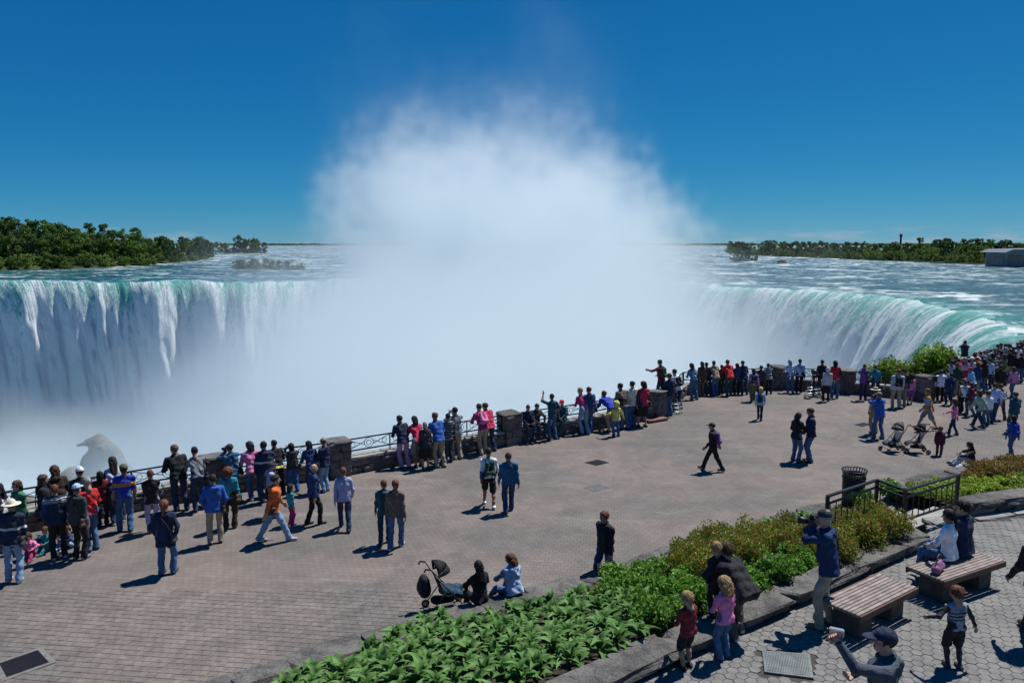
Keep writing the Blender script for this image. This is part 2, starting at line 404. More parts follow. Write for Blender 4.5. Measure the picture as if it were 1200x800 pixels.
me = mb.mesh('plaza', M_PLAZA); bm = bmesh.new(); bm.from_mesh(me); bmesh.ops.recalc_face_normals(bm, faces=bm.faces)
if bm.faces[0].normal.z < 0: bmesh.ops.reverse_faces(bm, faces=bm.faces)
bm.to_mesh(me); bm.free()
plaza = tag(link('plaza', me), 'broad plaza paved with grey brown concrete pavers', 'plaza', kind='structure')
# cliff face dropping from the plaza edge to the pool
cl = [Vector((-60, outer[0].y - 12, 0))] + outer + [Vector((62, 84, 0)), Vector((90, 78, 0))]
pts = []
for i in range(len(cl)-1):
    n = max(2, int((cl[i+1]-cl[i]).length/1.5))
    for k in range(n): pts.append(cl[i].lerp(cl[i+1], k/n))
V = []; zl = np.linspace(-0.02, -56, 40)
for i, p in enumerate(pts):
    d = (pts[min(i+1, len(pts)-1)] - pts[max(i-1, 0)]).normalized(); nn = Vector((-d.y, d.x, 0))
    for z in zl:
        o = 0 if z > -0.1 else (0.6 + 0.10*abs(z) + 1.1*n1(p.x*0.25, p.y*0.25, z*0.35) + 0.7*n1(p.x*0.9, p.y*0.9, z*1.1))
        V.append(p + nn*o + Vector((0, 0, z)))
me = np_mesh('gorge_cliff', [tuple(v) for v in V], grid_quads(len(pts), len(zl))[:, ::-1], M_CLIFF, smooth=False)
tag(link('gorge_cliff', me), 'rock cliff dropping below the plaza edge', 'cliff', kind='structure')

# wall lines of the planted banks
W1 = [at(40, 868, .42), at(200, 822, .42), at(300, 790, .42), at(400, 757, .42), at(560, 712, .42), at(690, 679, .42), at(780, 650, .42), at(870, 621, .42), at(975, 592, .42)]
C1 = [at(300, 990, 2.2), at(470, 880, 2.2), at(690, 778, 2.2), at(780, 741, 2.2), at(850, 711, 2.2), at(930, 678, 2.2), at(1000, 648, 2.2), at(1062, 622, 2.2)]
W2 = [at(1050, 572, .38), at(1085, 563, .38), at(1130, 550, .38), at(1180, 541, .38), at(1290, 522, .38)]
C2 = [at(1122, 590, 2.2), at(1150, 585, 2.2), at(1185, 580, 2.2), at(1230, 575, 2.2), at(1330, 562, 2.2)]
def resample(P, n):
    L_ = [0]
    for a, b in zip(P, P[1:]): L_.append(L_[-1] + (b-a).length)
    out = []
    for k in range(n):
        s = L_[-1]*k/(n-1); i = 0
        while i < len(P)-2 and s > L_[i+1]: i += 1
        f = (s-L_[i])/max(1e-6, L_[i+1]-L_[i]); out.append(P[i].lerp(P[i+1], f))
    return out
class Bed:
    def __init__(s, name, W, C, zl, zh, label):
        s.W = resample(W, 70); s.C = resample(C, 70); s.zl = zl; s.zh = zh
        V = []; s.nv = 18
        for a, b in zip(s.W, s.C):
            for k in range(s.nv):
                f = k/(s.nv-1); p = a.lerp(b, f); V.append((p.x, p.y, s.h(f) + 0.05*n1(p.x*2, p.y*2)))
        s.me = np_mesh(name, V, grid_quads(70, s.nv)[:, ::-1], M_SOIL)
        tag(link(name, s.me), label, 'soil', kind='structure')
        s.V = [Vector(v) for v in V]
        from mathutils.bvhtree import BVHTree
        s.bvh = BVHTree.FromPolygons(V, [tuple(int(i) for i in q) for q in grid_quads(70, s.nv)])
    def h(s, f): return s.zl + (s.zh - s.zl)*(f**0.9)
    def hit(s, px, py):
        d = ray(px, py).normalized(); r = s.bvh.ray_cast(Vector((0, 0, CAMZ)), d)
        return r[0]
    def z(s, x, y):
        r = s.bvh.ray_cast(Vector((x, y, 30)), Vector((0, 0, -1))); return r[0]
bed1 = Bed('planting_bed', W1, C1, 0.30, 2.06, 'sloping mulched planting bed below the terrace')
bed2 = Bed('planting_bed', W2, C2, 0.28, 2.10, 'sloping planting bed beyond the steps')

# ------------------------------------------------------------------ stones
def stone_mesh(name, m, seed, sub=2, jit=0.07, flat=False):
    r = random.Random(seed); bm = bmesh.new(); bmesh.ops.create_cube(bm, size=1.0)
    bmesh.ops.subdivide_edges(bm, edges=list(bm.edges), cuts=sub, use_grid_fill=True)
    for v in bm.verts:
        c = v.co.copy()
        e = sum(abs(abs(q) - 0.5) < 1e-4 for q in c)
        if e >= 2: c *= 0.95
        n = Vector((n1(c.x*2+seed, c.y*2, c.z*2), n1(c.x*2, c.y*2+seed, c.z*2), n1(c.x*2, c.y*2, c.z*2+seed)))
        j = jit*(1.0 if not flat else 1.0)
        c += Vector((n.x*j, n.y*j, n.z*(j*0.35 if flat else j)))
        v.co = c
    me = bpy.data.meshes.new(name); bm.to_mesh(me); bm.free(); me.materials.append(m)
    me.polygons.foreach_set('use_smooth', [False]*len(me.polygons))
    return me
RUB = [stone_mesh('stone', M_STONE, i*3.7+1, 2, 0.17) for i in range(7)]
SLB = [stone_mesh('slab', M_SLAB, i*5.3+2, 4, 0.12, True) for i in range(6)]
CAPM = [stone_mesh('coping', M_CAP, i*2.9+4, 2, 0.03, True) for i in range(3)]
def put_stone(name, me, parent, c, dx, size, jr=0.02):
    o = bpy.data.objects.new(name, me); col.objects.link(o); o.parent = parent
    o.location = Vector(c) - parent.location; o.scale = size
    o.rotation_euler = (rng.uniform(-jr, jr), rng.uniform(-jr, jr), math.atan2(dx[1], dx[0]) + rng.uniform(-jr, jr))
    return o

# parapet: rubble stone wall, coping, pillars and iron railing, bay by bay
bay_where = ['running out past the white hat man', 'behind the seated children', 'behind the grey shirt with shoulder strap', 'behind the lilac trousers and red jacket group',
             'under the waving youth', 'beside the red shirted man standing on the wall', 'behind the row of leaning visitors before the plume', 'between the two pillars by the coin viewer', 'in front of the leafy bushes', 'beside the bushes and the crowd',
             'hidden behind the dense crowd', 'past the end of the dense crowd']
for bi in range(len(RAIL)-1):
    a, b = RAIL[bi], RAIL[bi+1]; d = (b-a); Ln = d.length; d.normalize(); nn = Vector((-d.y, d.x, 0))
    p0 = a + d*(0.36*HASP[bi]); p1 = b - d*(0.36*HASP[bi+1]); bl = (p1-p0).length
    wall = empty('parapet_wall', p0); tag(wall, 'low rubble stone wall ' + bay_where[bi], 'wall', 'parapet walls along the gorge', 'thing')
    far = bi >= 10 or bi == 0
    core = MB(); core.bar(Vector((0, 0, 0.24)), d*bl + Vector((0, 0, 0.24)), 0.34, 0.46); core.build('core', M_STONE, wall)
    zz = 0.0
    for ci, hh in enumerate((0.25, 0.22)):
        s = -rng.uniform(0, 0.2)
        while s < bl - 0.1:
            l = rng.uniform(0.38, 0.78)*(1.6 if far else 1); e = min(s + l, bl); m_ = max(s, 0.0)
            if e - m_ > 0.12:
                c = p0 + d*((m_+e)/2) + Vector((0, 0, zz + hh/2)) - nn*rng.uniform(0, 0.03)
                put_stone('stone', rng.choice(RUB), wall, c, d, (e-m_+0.02, 0.50, hh*rng.uniform(0.98, 1.08)), 0.03)
            s = e
        zz += hh
    n = max(1, round(bl/1.3))
    for k in range(n):
        put_stone('coping', rng.choice(CAPM), wall, p0 + d*(bl*(k+0.5)/n) + Vector((0, 0, 0.525)), d, (bl/n*0.985, 0.56, 0.10), 0.006)
    rl = empty('iron_railing', p0); tag(rl, 'black iron railing with ring scrolls ' + bay_where[bi], 'railing', 'iron railing bays along the gorge', 'thing')
    o0 = Vector((0, 0, 0))
    for nm, z in (('top_rail', 1.14), ('bottom_rail', 0.74)):
        q = MB(); q.bar(o0 + Vector((0, 0, z)), d*bl + Vector((0, 0, z)), 0.045, 0.04); q.build(nm, M_IRON, rl)
    npan = max(1, round(bl/1.75)); pw = bl/npan
    for k in range(npan+1):
        q = MB(); x = min(max(pw*k, 0.03), bl-0.03); q.bar(d*x + Vector((0, 0, 0.56)), d*x + Vector((0, 0, 1.14)), 0.04, 0.04); q.build('post', M_IRON, rl)
    if bi < 10:
        for k in range(npan):
            c = d*(pw*(k+0.5)) + Vector((0, 0, 0.94)); q = MB()
            for rad in (0.165, 0.085):
                q.tube([c + d*(rad*math.cos(t*math.pi/7)) + Vector((0, 0, rad*math.sin(t*math.pi/7))) for t in range(14)], 0.011, 4, True)
            q.build('ring_scroll', M_IRON, rl)
            for sg in (-1, 1):
                q = MB(); xa = pw*0.5 - 0.05
                q.bar(c + d*(sg*xa) + Vector((0, 0, 0.17)), c + d*(sg*0.15) + Vector((0, 0, -0.06)), 0.016, 0.02)
                q.bar(c + d*(sg*xa) + Vector((0, 0, -0.17)), c + d*(sg*0.15) + Vector((0, 0, 0.06)), 0.016, 0.02)
                cc = c + d*(sg*(xa-0.16))
                q.tube([cc + d*(0.08*math.cos(t*math.pi/5)) + Vector((0, 0, 0.08*math.sin(t*math.pi/5))) for t in range(10)], 0.009, 4, True)
                q.build('scroll', M_IRON, rl)
pil_where = ['beside the photographer in teal blue', 'with tilted cap beside the man in navy jacket', 'next to the two dark haired youths', 'behind the woman in red and black', 'beside the plaid shirt and blue shirt',
             'next to the red jacket by the coin viewer', 'by the crowd and leafy bushes']
for i, p in enumerate(PIL):
    ri = RAIL.index(p); d = (RAIL[ri+1] - RAIL[ri-1]).normalized(); t = empty('stone_pillar', p)
    tag(t, 'squat rubble stone pillar ' + pil_where[i], 'pillar', 'stone pillars of the parapet', 'thing')
    nn = Vector((-d.y, d.x, 0)); w = 0.80
    q = MB(); M_ = Matrix.Rotation(math.atan2(d.y, d.x), 4, 'Z'); q.box((-0.27, -0.27, 0), (0.27, 0.27, 1.08), M_); q.build('core', M_STONE, t)
    z = 0.0
    for ci, hh in enumerate((0.32, 0.28, 0.26, 0.24)):
        for side in range(4):
            ax = (d, nn, -d, -nn)[side]; tx = (nn, -d, -nn, d)[side]
            cut = rng.uniform(-0.12, 0.12)
            for s0, s1 in ((-0.35, cut), (cut, 0.35)):
                c = p + ax*0.265 + tx*((s0+s1)/2) + Vector((0, 0, z + hh/2))
                put_stone('stone', rng.choice(RUB), t, c, tx, (s1-s0, 0.20, hh*1.03), 0.03)
        z += hh
    put_stone('capstone', rng.choice(SLB), t, p + Vector((0, 0, 1.15)), d, (0.78, 0.78, 0.15), 0.07)

# ------------------------------------------------------------------ terrace, planter walls, steps
ZT = 2.0
dT = (C1[-1]-C1[2]).normalized(); nT = Vector((-dT.y, dT.x, 0))
edge = [at(560, 900, ZT), at(740, 800, ZT), at(870, 727, ZT), at(950, 694, ZT), at(1000, 672, ZT), at(1072, 642, ZT), at(1090, 613, ZT), at(1140, 607, ZT), at(1200, 597, ZT), at(1330, 585, ZT)]
tp = [(p.x, p.y) for p in edge] + [(22, 9.0), (22, 3.0), (-4, 3.0)]
tri = tessellate_polygon([[Vector((x, y, 0)) for x, y in tp]])
mb = MB(); mb.add([(x, y, ZT - 0.012) for x, y in tp], [tuple(t) for t in tri])
b_ = len(mb.v); n = len(tp)
mb.add([(x, y, ZT - 0.012) for x, y in tp] + [(x, y, 0.01) for x, y in tp], [(i, (i+1) % n, n+(i+1) % n, n+i) for i in range(n)])
me = mb.mesh('terrace', M_JOINT); bm = bmesh.new(); bm.from_mesh(me)
for f in bm.faces:
    if abs(f.normal.z) > 0.5 and f.normal.z < 0: f.normal_flip()
bm.to_mesh(me); bm.free()
terrace = tag(link('terrace', me), 'upper terrace paved with hexagonal concrete blocks', 'terrace', kind='structure')

hatch_px = [(893, 763), (949, 767), (953, 795), (896, 788)]
hatch_w = [at(x, y, ZT) for x, y in hatch_px]; hc = sum(hatch_w, Vector())/4
# hexagonal pavers
S = 0.088
hx = [(S*math.cos(R(60*k+30)), S*math.sin(R(60*k+30))) for k in range(6)]
def hex_mesh(k):
    q = MB(); t = 0.94
    q.add([(x*t, y*t, 0) for x, y in hx] + [(x*t*1.02, y*t*1.02, -0.008) for x, y in hx] + [(x*t*1.02, y*t*1.02, -0.03) for x, y in hx],
          [tuple(range(6))] + [(i+6, (i+1) % 6+6, (i+1) % 6, i) for i in range(6)] + [(i+12, (i+1) % 6+12, (i+1) % 6+6, i+6) for i in range(6)])
    return q.mesh('hex_paver', M_HEX)
HEXM = hex_mesh(0)
cells = []; ang = R(4); ca, sa = math.cos(ang), math.sin(ang)
for j in range(-20, 160):
    for i in range(-60, 160):
        u = (i + 0.5*(j & 1))*S*math.sqrt(3); v = j*S*1.5
        x = u*ca - v*sa; y = u*sa + v*ca + 3
        if not (-1 < x < 20 and 5 < y < 19): continue
        if not inpoly(x, y, tp): continue
        px, py = proj((x, y, ZT))
        if px < 560 or py > 1150 or py < 586: continue
        if inpoly(px, py, [(890, 761), (951, 765), (956, 798), (893, 791)]): continue
        if inpoly(px, py, [(1085, 617), (1200, 607), (1340, 592), (1340, 570), (1200, 590), (1085, 600)]): continue
        cells.append((math.hypot(x, y), x, y, px, py))
cells.sort()
vis = [c for c in cells if c[4] < 800 and c[3] < 1200]
first = set(id(c) for c in vis[:300])
hexes = MB()
for c in cells:
    r = random.Random(int(c[1]*1000+c[2]*77)); z = ZT + r.uniform(-0.003, 0.004)
    if id(c) in first:
        o = link('hex_paver', HEXM, terrace, (c[1], c[2], z), ang + r.choice(range(6))*math.pi/3)
        o.rotation_euler.x = r.uniform(-0.012, 0.012); o.rotation_euler.y = r.uniform(-0.012, 0.012)
    else:
        Mx = Matrix.Translation((c[1], c[2], z)) @ Matrix.Rotation(ang, 4, 'Z')
        hexes.add([Mx @ v.co for v in HEXM.vertices], [tuple(p.vertices) for p in HEXM.polygons])
o = hexes.build('hex_pavers', M_HEX, terrace); o['kind'] = 'stuff'

# pale slab strip at the head of the steps
def slab_run(thing, P, width, thick, ztop, lens, meshes, name='slab', gap=0.03, side=0.0, jr=0.02, widths=(0.9, 1.1)):
    P = resample(P, 200); L_ = [0]
    for a, b in zip(P, P[1:]): L_.append(L_[-1] + (b-a).length)
    def pt(s):
        i = min(int(s/L_[-1]*199), 198); return P[i].lerp(P[i+1], min(1, max(0, (s-L_[i])/max(1e-6, L_[i+1]-L_[i]))))
    s = 0.0
    while s < L_[-1]-0.2:
        l = rng.uniform(*lens); e = min(s+l, L_[-1]); a, b = pt(s), pt(e); d = (b-a); ln = d.length
        if ln < 0.15: break
        d.normalize(); nn = Vector((-d.y, d.x, 0)); w = width*rng.uniform(*widths)
        c = (a+b)/2 + nn*side; c.z = ztop - thick/2 + rng.uniform(-0.015, 0.015)
        put_stone(name, rng.choice(meshes), thing, c, d, (ln-gap, w, thick), jr)
        s = e
t = empty('planter_wall', (W1[0].x, W1[0].y, 0)); tag(t, 'low wide wall of grey stone slabs the two women sit on', 'wall', kind='thing')
slab_run(t, W1, 0.64, 0.44, 0.44, (0.9, 1.7), SLB, 'stone', 0.015, jr=0.035, widths=(0.85, 1.2))
t = empty('planter_coping', (C1[0].x, C1[0].y, 0)); tag(t, 'heavy flat stone coping between terrace and planting bed', 'coping', kind='thing')
C1s = [p + Vector((dT.y, -dT.x, 0))*0.20 for p in C1]
slab_run(t, C1s, 0.48, 0.15, 2.22, (1.2, 2.3), SLB, 'slab', 0.02, jr=0.02, widths=(0.95, 1.08))
# rough footing stones in shade below the coping
slab_run(t, [p + Vector((dT.y, -dT.x, 0))*0.16 for p in C1], 0.42, 0.12, 2.08, (0.25, 0.6), RUB, 'stone', 0.03, jr=0.06, widths=(0.9, 1.12))
t = empty('stair_side_wall', (C1[-1].x, C1[-1].y, 0)); tag(t, 'stone slabs edging the steps beside the reddish shrubs', 'wall', kind='thing')
slab_run(t, [at(1074, 632, 2.2), at(1040, 612, 2.2), at(1008, 596, 2.2)], 0.62, 0.20, 2.24, (0.9, 1.4), SLB, 'slab', 0.02)
slab_run(t, [at(1074, 632, 2.2), at(1040, 612, 2.2), at(1008, 596, 2.2)], 0.50, 2.0, 2.03, (0.7, 1.0), RUB, 'stone', 0.01)
t = empty('planter_wall', (W2[0].x, W2[0].y, 0)); tag(t, 'stone kerb wall beside the woman sitting in black', 'wall', kind='thing')
slab_run(t, W2, 0.78, 0.40, 0.40, (1.0, 1.8), SLB, 'stone', 0.02)
t = empty('planter_coping', (C2[0].x, C2[0].y, 0)); tag(t, 'dark faced stone coping of the bed beyond the pale slab strip', 'coping', kind='thing')
slab_run(t, [p + Vector((0.05, -0.12, 0)) for p in C2], 0.50, 0.16, 2.30, (0.9, 1.6), SLB, 'slab', 0.03)
slab_run(t, [p + Vector((0.05, -0.10, 0)) for p in C2], 0.42, 0.16, 2.14, (0.4, 0.8), RUB, 'stone', 0.03)
t = empty('slab_strip', (edge[6].x, edge[6].y, 0)); tag(t, 'pale concrete slab strip along the head of the steps', 'paving', kind='thing')
slab_run(t, [at(1088, 612, ZT), at(1140, 606, ZT), at(1200, 597, ZT), at(1330, 583, ZT)], 0.42, 0.10, ZT+0.03, (1.0, 1.5), CAPM, 'slab', 0.012, jr=0.004)
# steps down to the plaza
st0 = (at(1082, 606, ZT) + at(1118, 600, ZT))/2; sdir = nT
t = empty('stone_steps', (st0.x, st0.y, 0), 0); tag(t, 'flight of stone steps from terrace down to the plaza', 'steps', kind='thing')
for k in range(11):
    z1 = ZT - 0.1 - 0.172*(k+1) + 0.172; q = MB(); c = sdir*(0.35 + 0.40*k)
    Mx = Matrix.Translation(c) @ Matrix.Rotation(math.atan2(dT.y, dT.x), 4, 'Z')
    q.box((-0.95, -0.21, 0.0), (0.95, 0.21, max(0.05, z1 - 0.06)), Mx); q.build('step', M_CONC, t, bevel=0.012)

# guard railing at the steps
gp = [at(970, 581, 2.95), at(1028, 562, 2.95), at(1061, 574, 2.95), at(1123, 556, 2.95)]
rl = empty('guard_railing', (gp[0].x, gp[0].y, 2.0)); tag(rl, 'black guard railing with upright bars behind the couple on the bench', 'railing', kind='thing')
for i in range(3):
    a, b = gp[i], gp[i+1]; a = Vector((a.x, a.y, 2.0)) - rl.location; b = Vector((b.x, b.y, 2.0)) - rl.location
    d = (b-a); ln = d.length; d.normalize()
    for nm, z, w in (('top_rail', 0.95, 0.06), ('middle_rail', 0.80, 0.03), ('bottom_rail', 0.34, 0.03)):
        q = MB(); q.bar(a + Vector((0, 0, z)), b + Vector((0, 0, z)), w, 0.04); q.build(nm, M_IRON2, rl)
    for k in range(int(ln/0.2)):
        q = MB(); x = 0.10 + k*0.2; q.bar(a + d*x + Vector((0, 0, 0.34)), a + d*x + Vector((0, 0, 0.80)), 0.016, 0.016); q.build('baluster', M_IRON2, rl)
for p in gp:
    c = Vector((p.x, p.y, 1.6)) - rl.location; q = MB(); q.bar(c, c + Vector((0, 0, 1.36)), 0.06, 0.06); q.build('post', M_IRON2, rl)

# ------------------------------------------------------------------ plaza pavers close to the camera
PW = 0.165
q = MB(); a_ = PW/2 - 0.004; b_ = PW/2 - 0.010
q.add([(-b_, -b_, 0), (b_, -b_, 0), (b_, b_, 0), (-b_, b_, 0), (-a_, -a_, -0.007), (a_, -a_, -0.007), (a_, a_, -0.007), (-a_, a_, -0.007)],
      [(0, 1, 2, 3), (4, 5, 1, 0), (5, 6, 2, 1), (6, 7, 3, 2), (7, 4, 0, 3)])
PAV = q.mesh('paver', M_PAVER)
wallpx = [proj(p) for p in W1]
def plaza_px(px, py):       # on the plaza side of the planter wall
    for (x0, y0), (x1, y1) in zip(wallpx, wallpx[1:]):
        if x0 <= px <= x1: return py < y0 + (y1-y0)*(px-x0)/(x1-x0) + 8
    return px < wallpx[0][0]
cr, sr = math.cos(-PROT), math.sin(-PROT); cells = []
for j in range(40, 190):
    for i in range(-90, 30):
        u = (i + 0.5*(j & 1))*PW; v = j*PW; x = u*cr - v*sr; y = u*sr + v*cr
        px, py = proj((x, y, 0.0))
        if -25 < px < 620 and 690 < py < 828 and plaza_px(px, py): cells.append((math.hypot(x, y), x, y, px, py))
cells.sort(); pavs = MB(); nn_ = 0
grate = [at(x, y) for x, y in ((-9, 777), (49, 757), (66, 776), (2, 799))]
GP = [(p.x, p.y) for p in grate]
for c in cells:
    if inpoly(c[1], c[2], GP): continue
    r = random.Random(int(c[1]*997+c[2]*131)); z = 0.010 + r.uniform(-0.0015, 0.002)
    if c[4] < 800 and 0 < c[3] and nn_ < 300:
        o = link('paver', PAV, plaza, (c[1], c[2], z), -PROT); nn_ += 1
    else:
        Mx = Matrix.Translation((c[1], c[2], z)) @ Matrix.Rotation(-PROT, 4, 'Z')
        pavs.add([Mx @ v.co for v in PAV.vertices], [tuple(p.vertices) for p in PAV.polygons])
o = pavs.build('pavers', M_PAVER, plaza); o['kind'] = 'stuff'

# ------------------------------------------------------------------ grates and covers
M_GRATE = simple('dark_grate', (0.022, 0.022, 0.03), 0.6, metal=0.4, var=0.2, scale=20)
M_PLATE = simple('galvanised_plate', (0.15, 0.165, 0.165), 0.5, metal=0.55, var=0.25, scale=5, bump=0.2)
def quad_cover(name, label, W, z, mframe, mplate, fw, slots, proud=0.012):
    t = empty(name, (W[0].x, W[0].y, z)); tag(t, label, 'drain cover', kind='thing'); o = t.location
    c = sum(W, Vector())/4; inn = [c + (p-c)*(1-fw) for p in W]
    q = MB(); n = 4
    q.add([Vector((p.x, p.y, z+proud))-o for p in W] + [Vector((p.x, p.y, z+proud))-o for p in inn] + [Vector((p.x, p.y, z-0.01))-o for p in W],
          [(i, (i+1) % 4, 4+(i+1) % 4, 4+i) for i in range(4)] + [(8+i, 8+(i+1) % 4, (i+1) % 4, i) for i in range(4)])
    q.build('frame', mframe, t)
    q = MB(); q.add([Vector((p.x, p.y, z+proud-0.004))-o for p in inn], [(0, 1, 2, 3)]); q.build('plate', mplate, t)
    if slots:
        q = MB()
        for k in range(slots):
            f = (k+0.5)/slots; a = inn[0].lerp(inn[1], f); b = inn[3].lerp(inn[2], f)
            q.bar(Vector((a.x, a.y, z+proud))-o, Vector((b.x, b.y, z+proud))-o, (inn[1]-inn[0]).length/slots*0.45, 0.012)
        q.build('bars', mplate if slots < 40 else mframe, t)
    return t
quad_cover('drain_grate', 'dark rectangular grate set in a pale concrete frame', [at(x, y) for x, y in ((-9, 778), (49, 758), (66, 776), (2, 799))][::-1], 0.006, simple('grate_frame', (.16, .155, .145), .9), M_GRATE, 0.22, 24)
quad_cover('access_hatch', 'grey ribbed metal access hatch among hexagonal pavers', hatch_w[::-1], ZT, M_PLATE, M_PLATE, 0.10, 26, 0.02)
def rect_px(x0, y0, x1, y1, sk): return [at(x0, (y0+y1)/2), at(x0+sk, y1), at(x1, (y0+y1)/2), at(x1-sk, y0)]
quad_cover('drain_grate', 'black slotted drain grate in the open plaza', rect_px(685, 538.5, 714, 545.5, 14), 0.002, M_GRATE, M_GRATE, 0.10, 8)
quad_cover('manhole_plate', 'dull grey plate in the plaza beside the slotted drain', rect_px(684, 567, 714, 576, 12), 0.002, M_PLATE, simple('dull_plate', (0.09, 0.095, 0.1), 0.7, var=0.2), 0.08, 0, 0.006)
quad_cover('drain_grate', 'small drain grate behind the man in blue with a camera', rect_px(1001, 495, 1021, 500, 9), 0.002, M_GRATE, M_GRATE, 0.10, 6)
# ------------------------------------------------------------------ people: one skin grown over a posed skeleton
def surface_net(D, o, h):
    """D (nx,ny,nz) signed distance -> vertices, quads"""
    S_ = D < 0
    nx, ny, nz = D.shape
    cs = np.zeros((nx-1, ny-1, nz-1), np.int8)
    for a in (0, 1):
        for b in (0, 1):
            for c in (0, 1): cs += S_[a:nx-1+a, b:ny-1+b, c:nz-1+c]
    act = (cs > 0) & (cs < 8); I = np.argwhere(act); idx = -np.ones(act.shape, np.int64); idx[act] = np.arange(len(I))
    P = np.zeros((len(I), 3)); W = np.zeros(len(I))
    corners = [(a, b, c) for a in (0, 1) for b in (0, 1) for c in (0, 1)]
    for i, p in enumerate(corners):
        for q in corners[i+1:]:
            if sum(abs(p[k]-q[k]) for k in range(3)) != 1: continue
            d0 = D[I[:, 0]+p[0], I[:, 1]+p[1], I[:, 2]+p[2]]; d1 = D[I[:, 0]+q[0], I[:, 1]+q[1], I[:, 2]+q[2]]
            x = (d0 < 0) != (d1 < 0); t = np.where(x, d0/np.where(x, d0-d1, 1), 0)
            pt = np.array(p)[None]+(np.array(q)-np.array(p))[None]*t[:, None]
            P += np.where(x[:, None], pt, 0); W += x
    P = (P/W[:, None] + I)*h + np.array(o)
    Q = []
    for ax in range(3):
        u, v = [(1, 2), (2, 0), (0, 1)][ax]
        sl0 = [slice(None)]*3; sl1 = [slice(None)]*3; sl0[ax] = slice(0, -1); sl1[ax] = slice(1, None)
        ch = S_[tuple(sl0)] != S_[tuple(sl1)]
        E = np.argwhere(ch)
        ok = (E[:, u] > 0) & (E[:, v] > 0) & (E[:, u] < D.shape[u]-1) & (E[:, v] < D.shape[v]-1)
        E = E[ok]; inside = S_[E[:, 0], E[:, 1], E[:, 2]]
        def cell(du, dv):
            c = E.copy(); c[:, u] -= du; c[:, v] -= dv; return idx[c[:, 0], c[:, 1], c[:, 2]]
        q = np.stack([cell(1, 1), cell(0, 1), cell(0, 0), cell(1, 0)], 1)
        q[~inside] = q[~inside][:, ::-1]; Q.append(q)
    return P, np.concatenate(Q)

class SDF:
    def __init__(s, lo, hi, h):
        s.lo = np.array(lo, float); s.h = h; n = np.ceil((np.array(hi)-s.lo)/h).astype(int)+1
        ax = [s.lo[k]+h*np.arange(n[k]) for k in range(3)]
        s.P = np.stack(np.meshgrid(*ax, indexing='ij'), -1).astype(np.float32); s.D = np.full(s.P.shape[:3], 9.0, np.float32)
        s.prims = []
    def _sub(s, lo, hi):
        a = np.maximum(((np.array(lo)-s.lo)/s.h).astype(int), 0); b = np.minimum(((np.array(hi)-s.lo)/s.h).astype(int)+2, np.array(s.D.shape))
        return tuple(slice(a[k], max(b[k], a[k]+1)) for k in range(3))
    def put(s, d, sl, lab, k):
        cur = s.D[sl]
        if k > 0:
            hh = np.maximum(k-np.abs(cur-d), 0)/k; s.D[sl] = np.minimum(cur, d)-hh*hh*k*0.25
        else: s.D[sl] = np.minimum(cur, d)
    def cone(s, a, b, r1, r2, lab, k=0.03, sc=None):
        a = np.array(a, float); b = np.array(b, float); m = max(r1, r2)+0.10
        sl = s._sub(np.minimum(a, b)-m, np.maximum(a, b)+m); P = s.P[sl]
        s.put(s._cone(P, a, b, r1, r2, sc), sl, lab, k); s.prims.append((lab, 'c', a, b, r1, r2, sc))
    @staticmethod
    def _cone(P, a, b, r1, r2, sc):
        ab = b-a; L2 = float(ab@ab)+1e-9; t = np.clip(((P-a)@ab)/L2, 0, 1)
        v = P-a-t[..., None]*ab
        if sc is not None: v = v/np.array(sc)
        return np.sqrt((v*v).sum(-1))-(r1+(r2-r1)*t)
    def ell(s, c, rad, lab, k=0.02, Rm=None):
        c = np.array(c, float); rad = np.array(rad, float); m = rad.max()+0.10
        sl = s._sub(c-m, c+m); s.put(s._ell(s.P[sl], c, rad, Rm), sl, lab, k); s.prims.append((lab, 'e', c, rad, Rm))
    @staticmethod
    def _ell(P, c, rad, Rm):
        v = P-c
        if Rm is not None: v = v@Rm
        q = np.sqrt(((v/rad)**2).sum(-1)); g = np.sqrt(((v/rad**2)**2).sum(-1))+1e-6
        return q*(q-1)/g
    def mesh(s, keep=None):
        V, Q = surface_net(s.D, s.lo, s.h)
        ce = V[Q].mean(1); best = np.full(len(Q), 9.0); lab = np.zeros(len(Q), np.int32)
        for p in s.prims:
            d = s._cone(ce, *p[2:]) if p[1] == 'c' else s._ell(ce, *p[2:])
            w = d < best; best[w] = d[w]; lab[w] = p[0]
        return V, Q, lab

SKIN, TOP, SLV, BOT, CALF, SHOE, DARK, LIP, UPR, BELT = range(10)
def head_template():
    s = SDF((-.13, -.16, -.20), (.13, .17, .16), 0.0085)
    s.ell((0, -.008, .035), (.077, .096, .092), SKIN, 0)
    s.cone((0, .030, -.045), (0, .050, -.070), .052, .036, SKIN, .04)
    s.cone((-.035, .02, -.05), (.035, .02, -.05), .035, .035, SKIN, .03)
    s.cone((-.03, .078, .022), (.03, .078, .022), .014, .014, SKIN, .02)
    s.cone((0, .088, .012), (0, .108, -.022), .009, .015, SKIN, .012)
    s.cone((0, -.01, -.05), (0, -.035, -.17), .056, .060, SKIN, .03)
    for g in (-1, 1):
        s.ell((g*.078, -.005, -.004), (.011, .020, .032), SKIN, .008)
        s.ell((g*.043, .062, -.020), (.024, .020, .020), SKIN, .02)
        s.ell((g*.031, .083, .006), (.013, .008, .007), DARK, .0)
    s.cone((-.02, .084, -.050), (.02, .084, -.050), .0075, .0075, LIP, .008)
    return s.mesh()
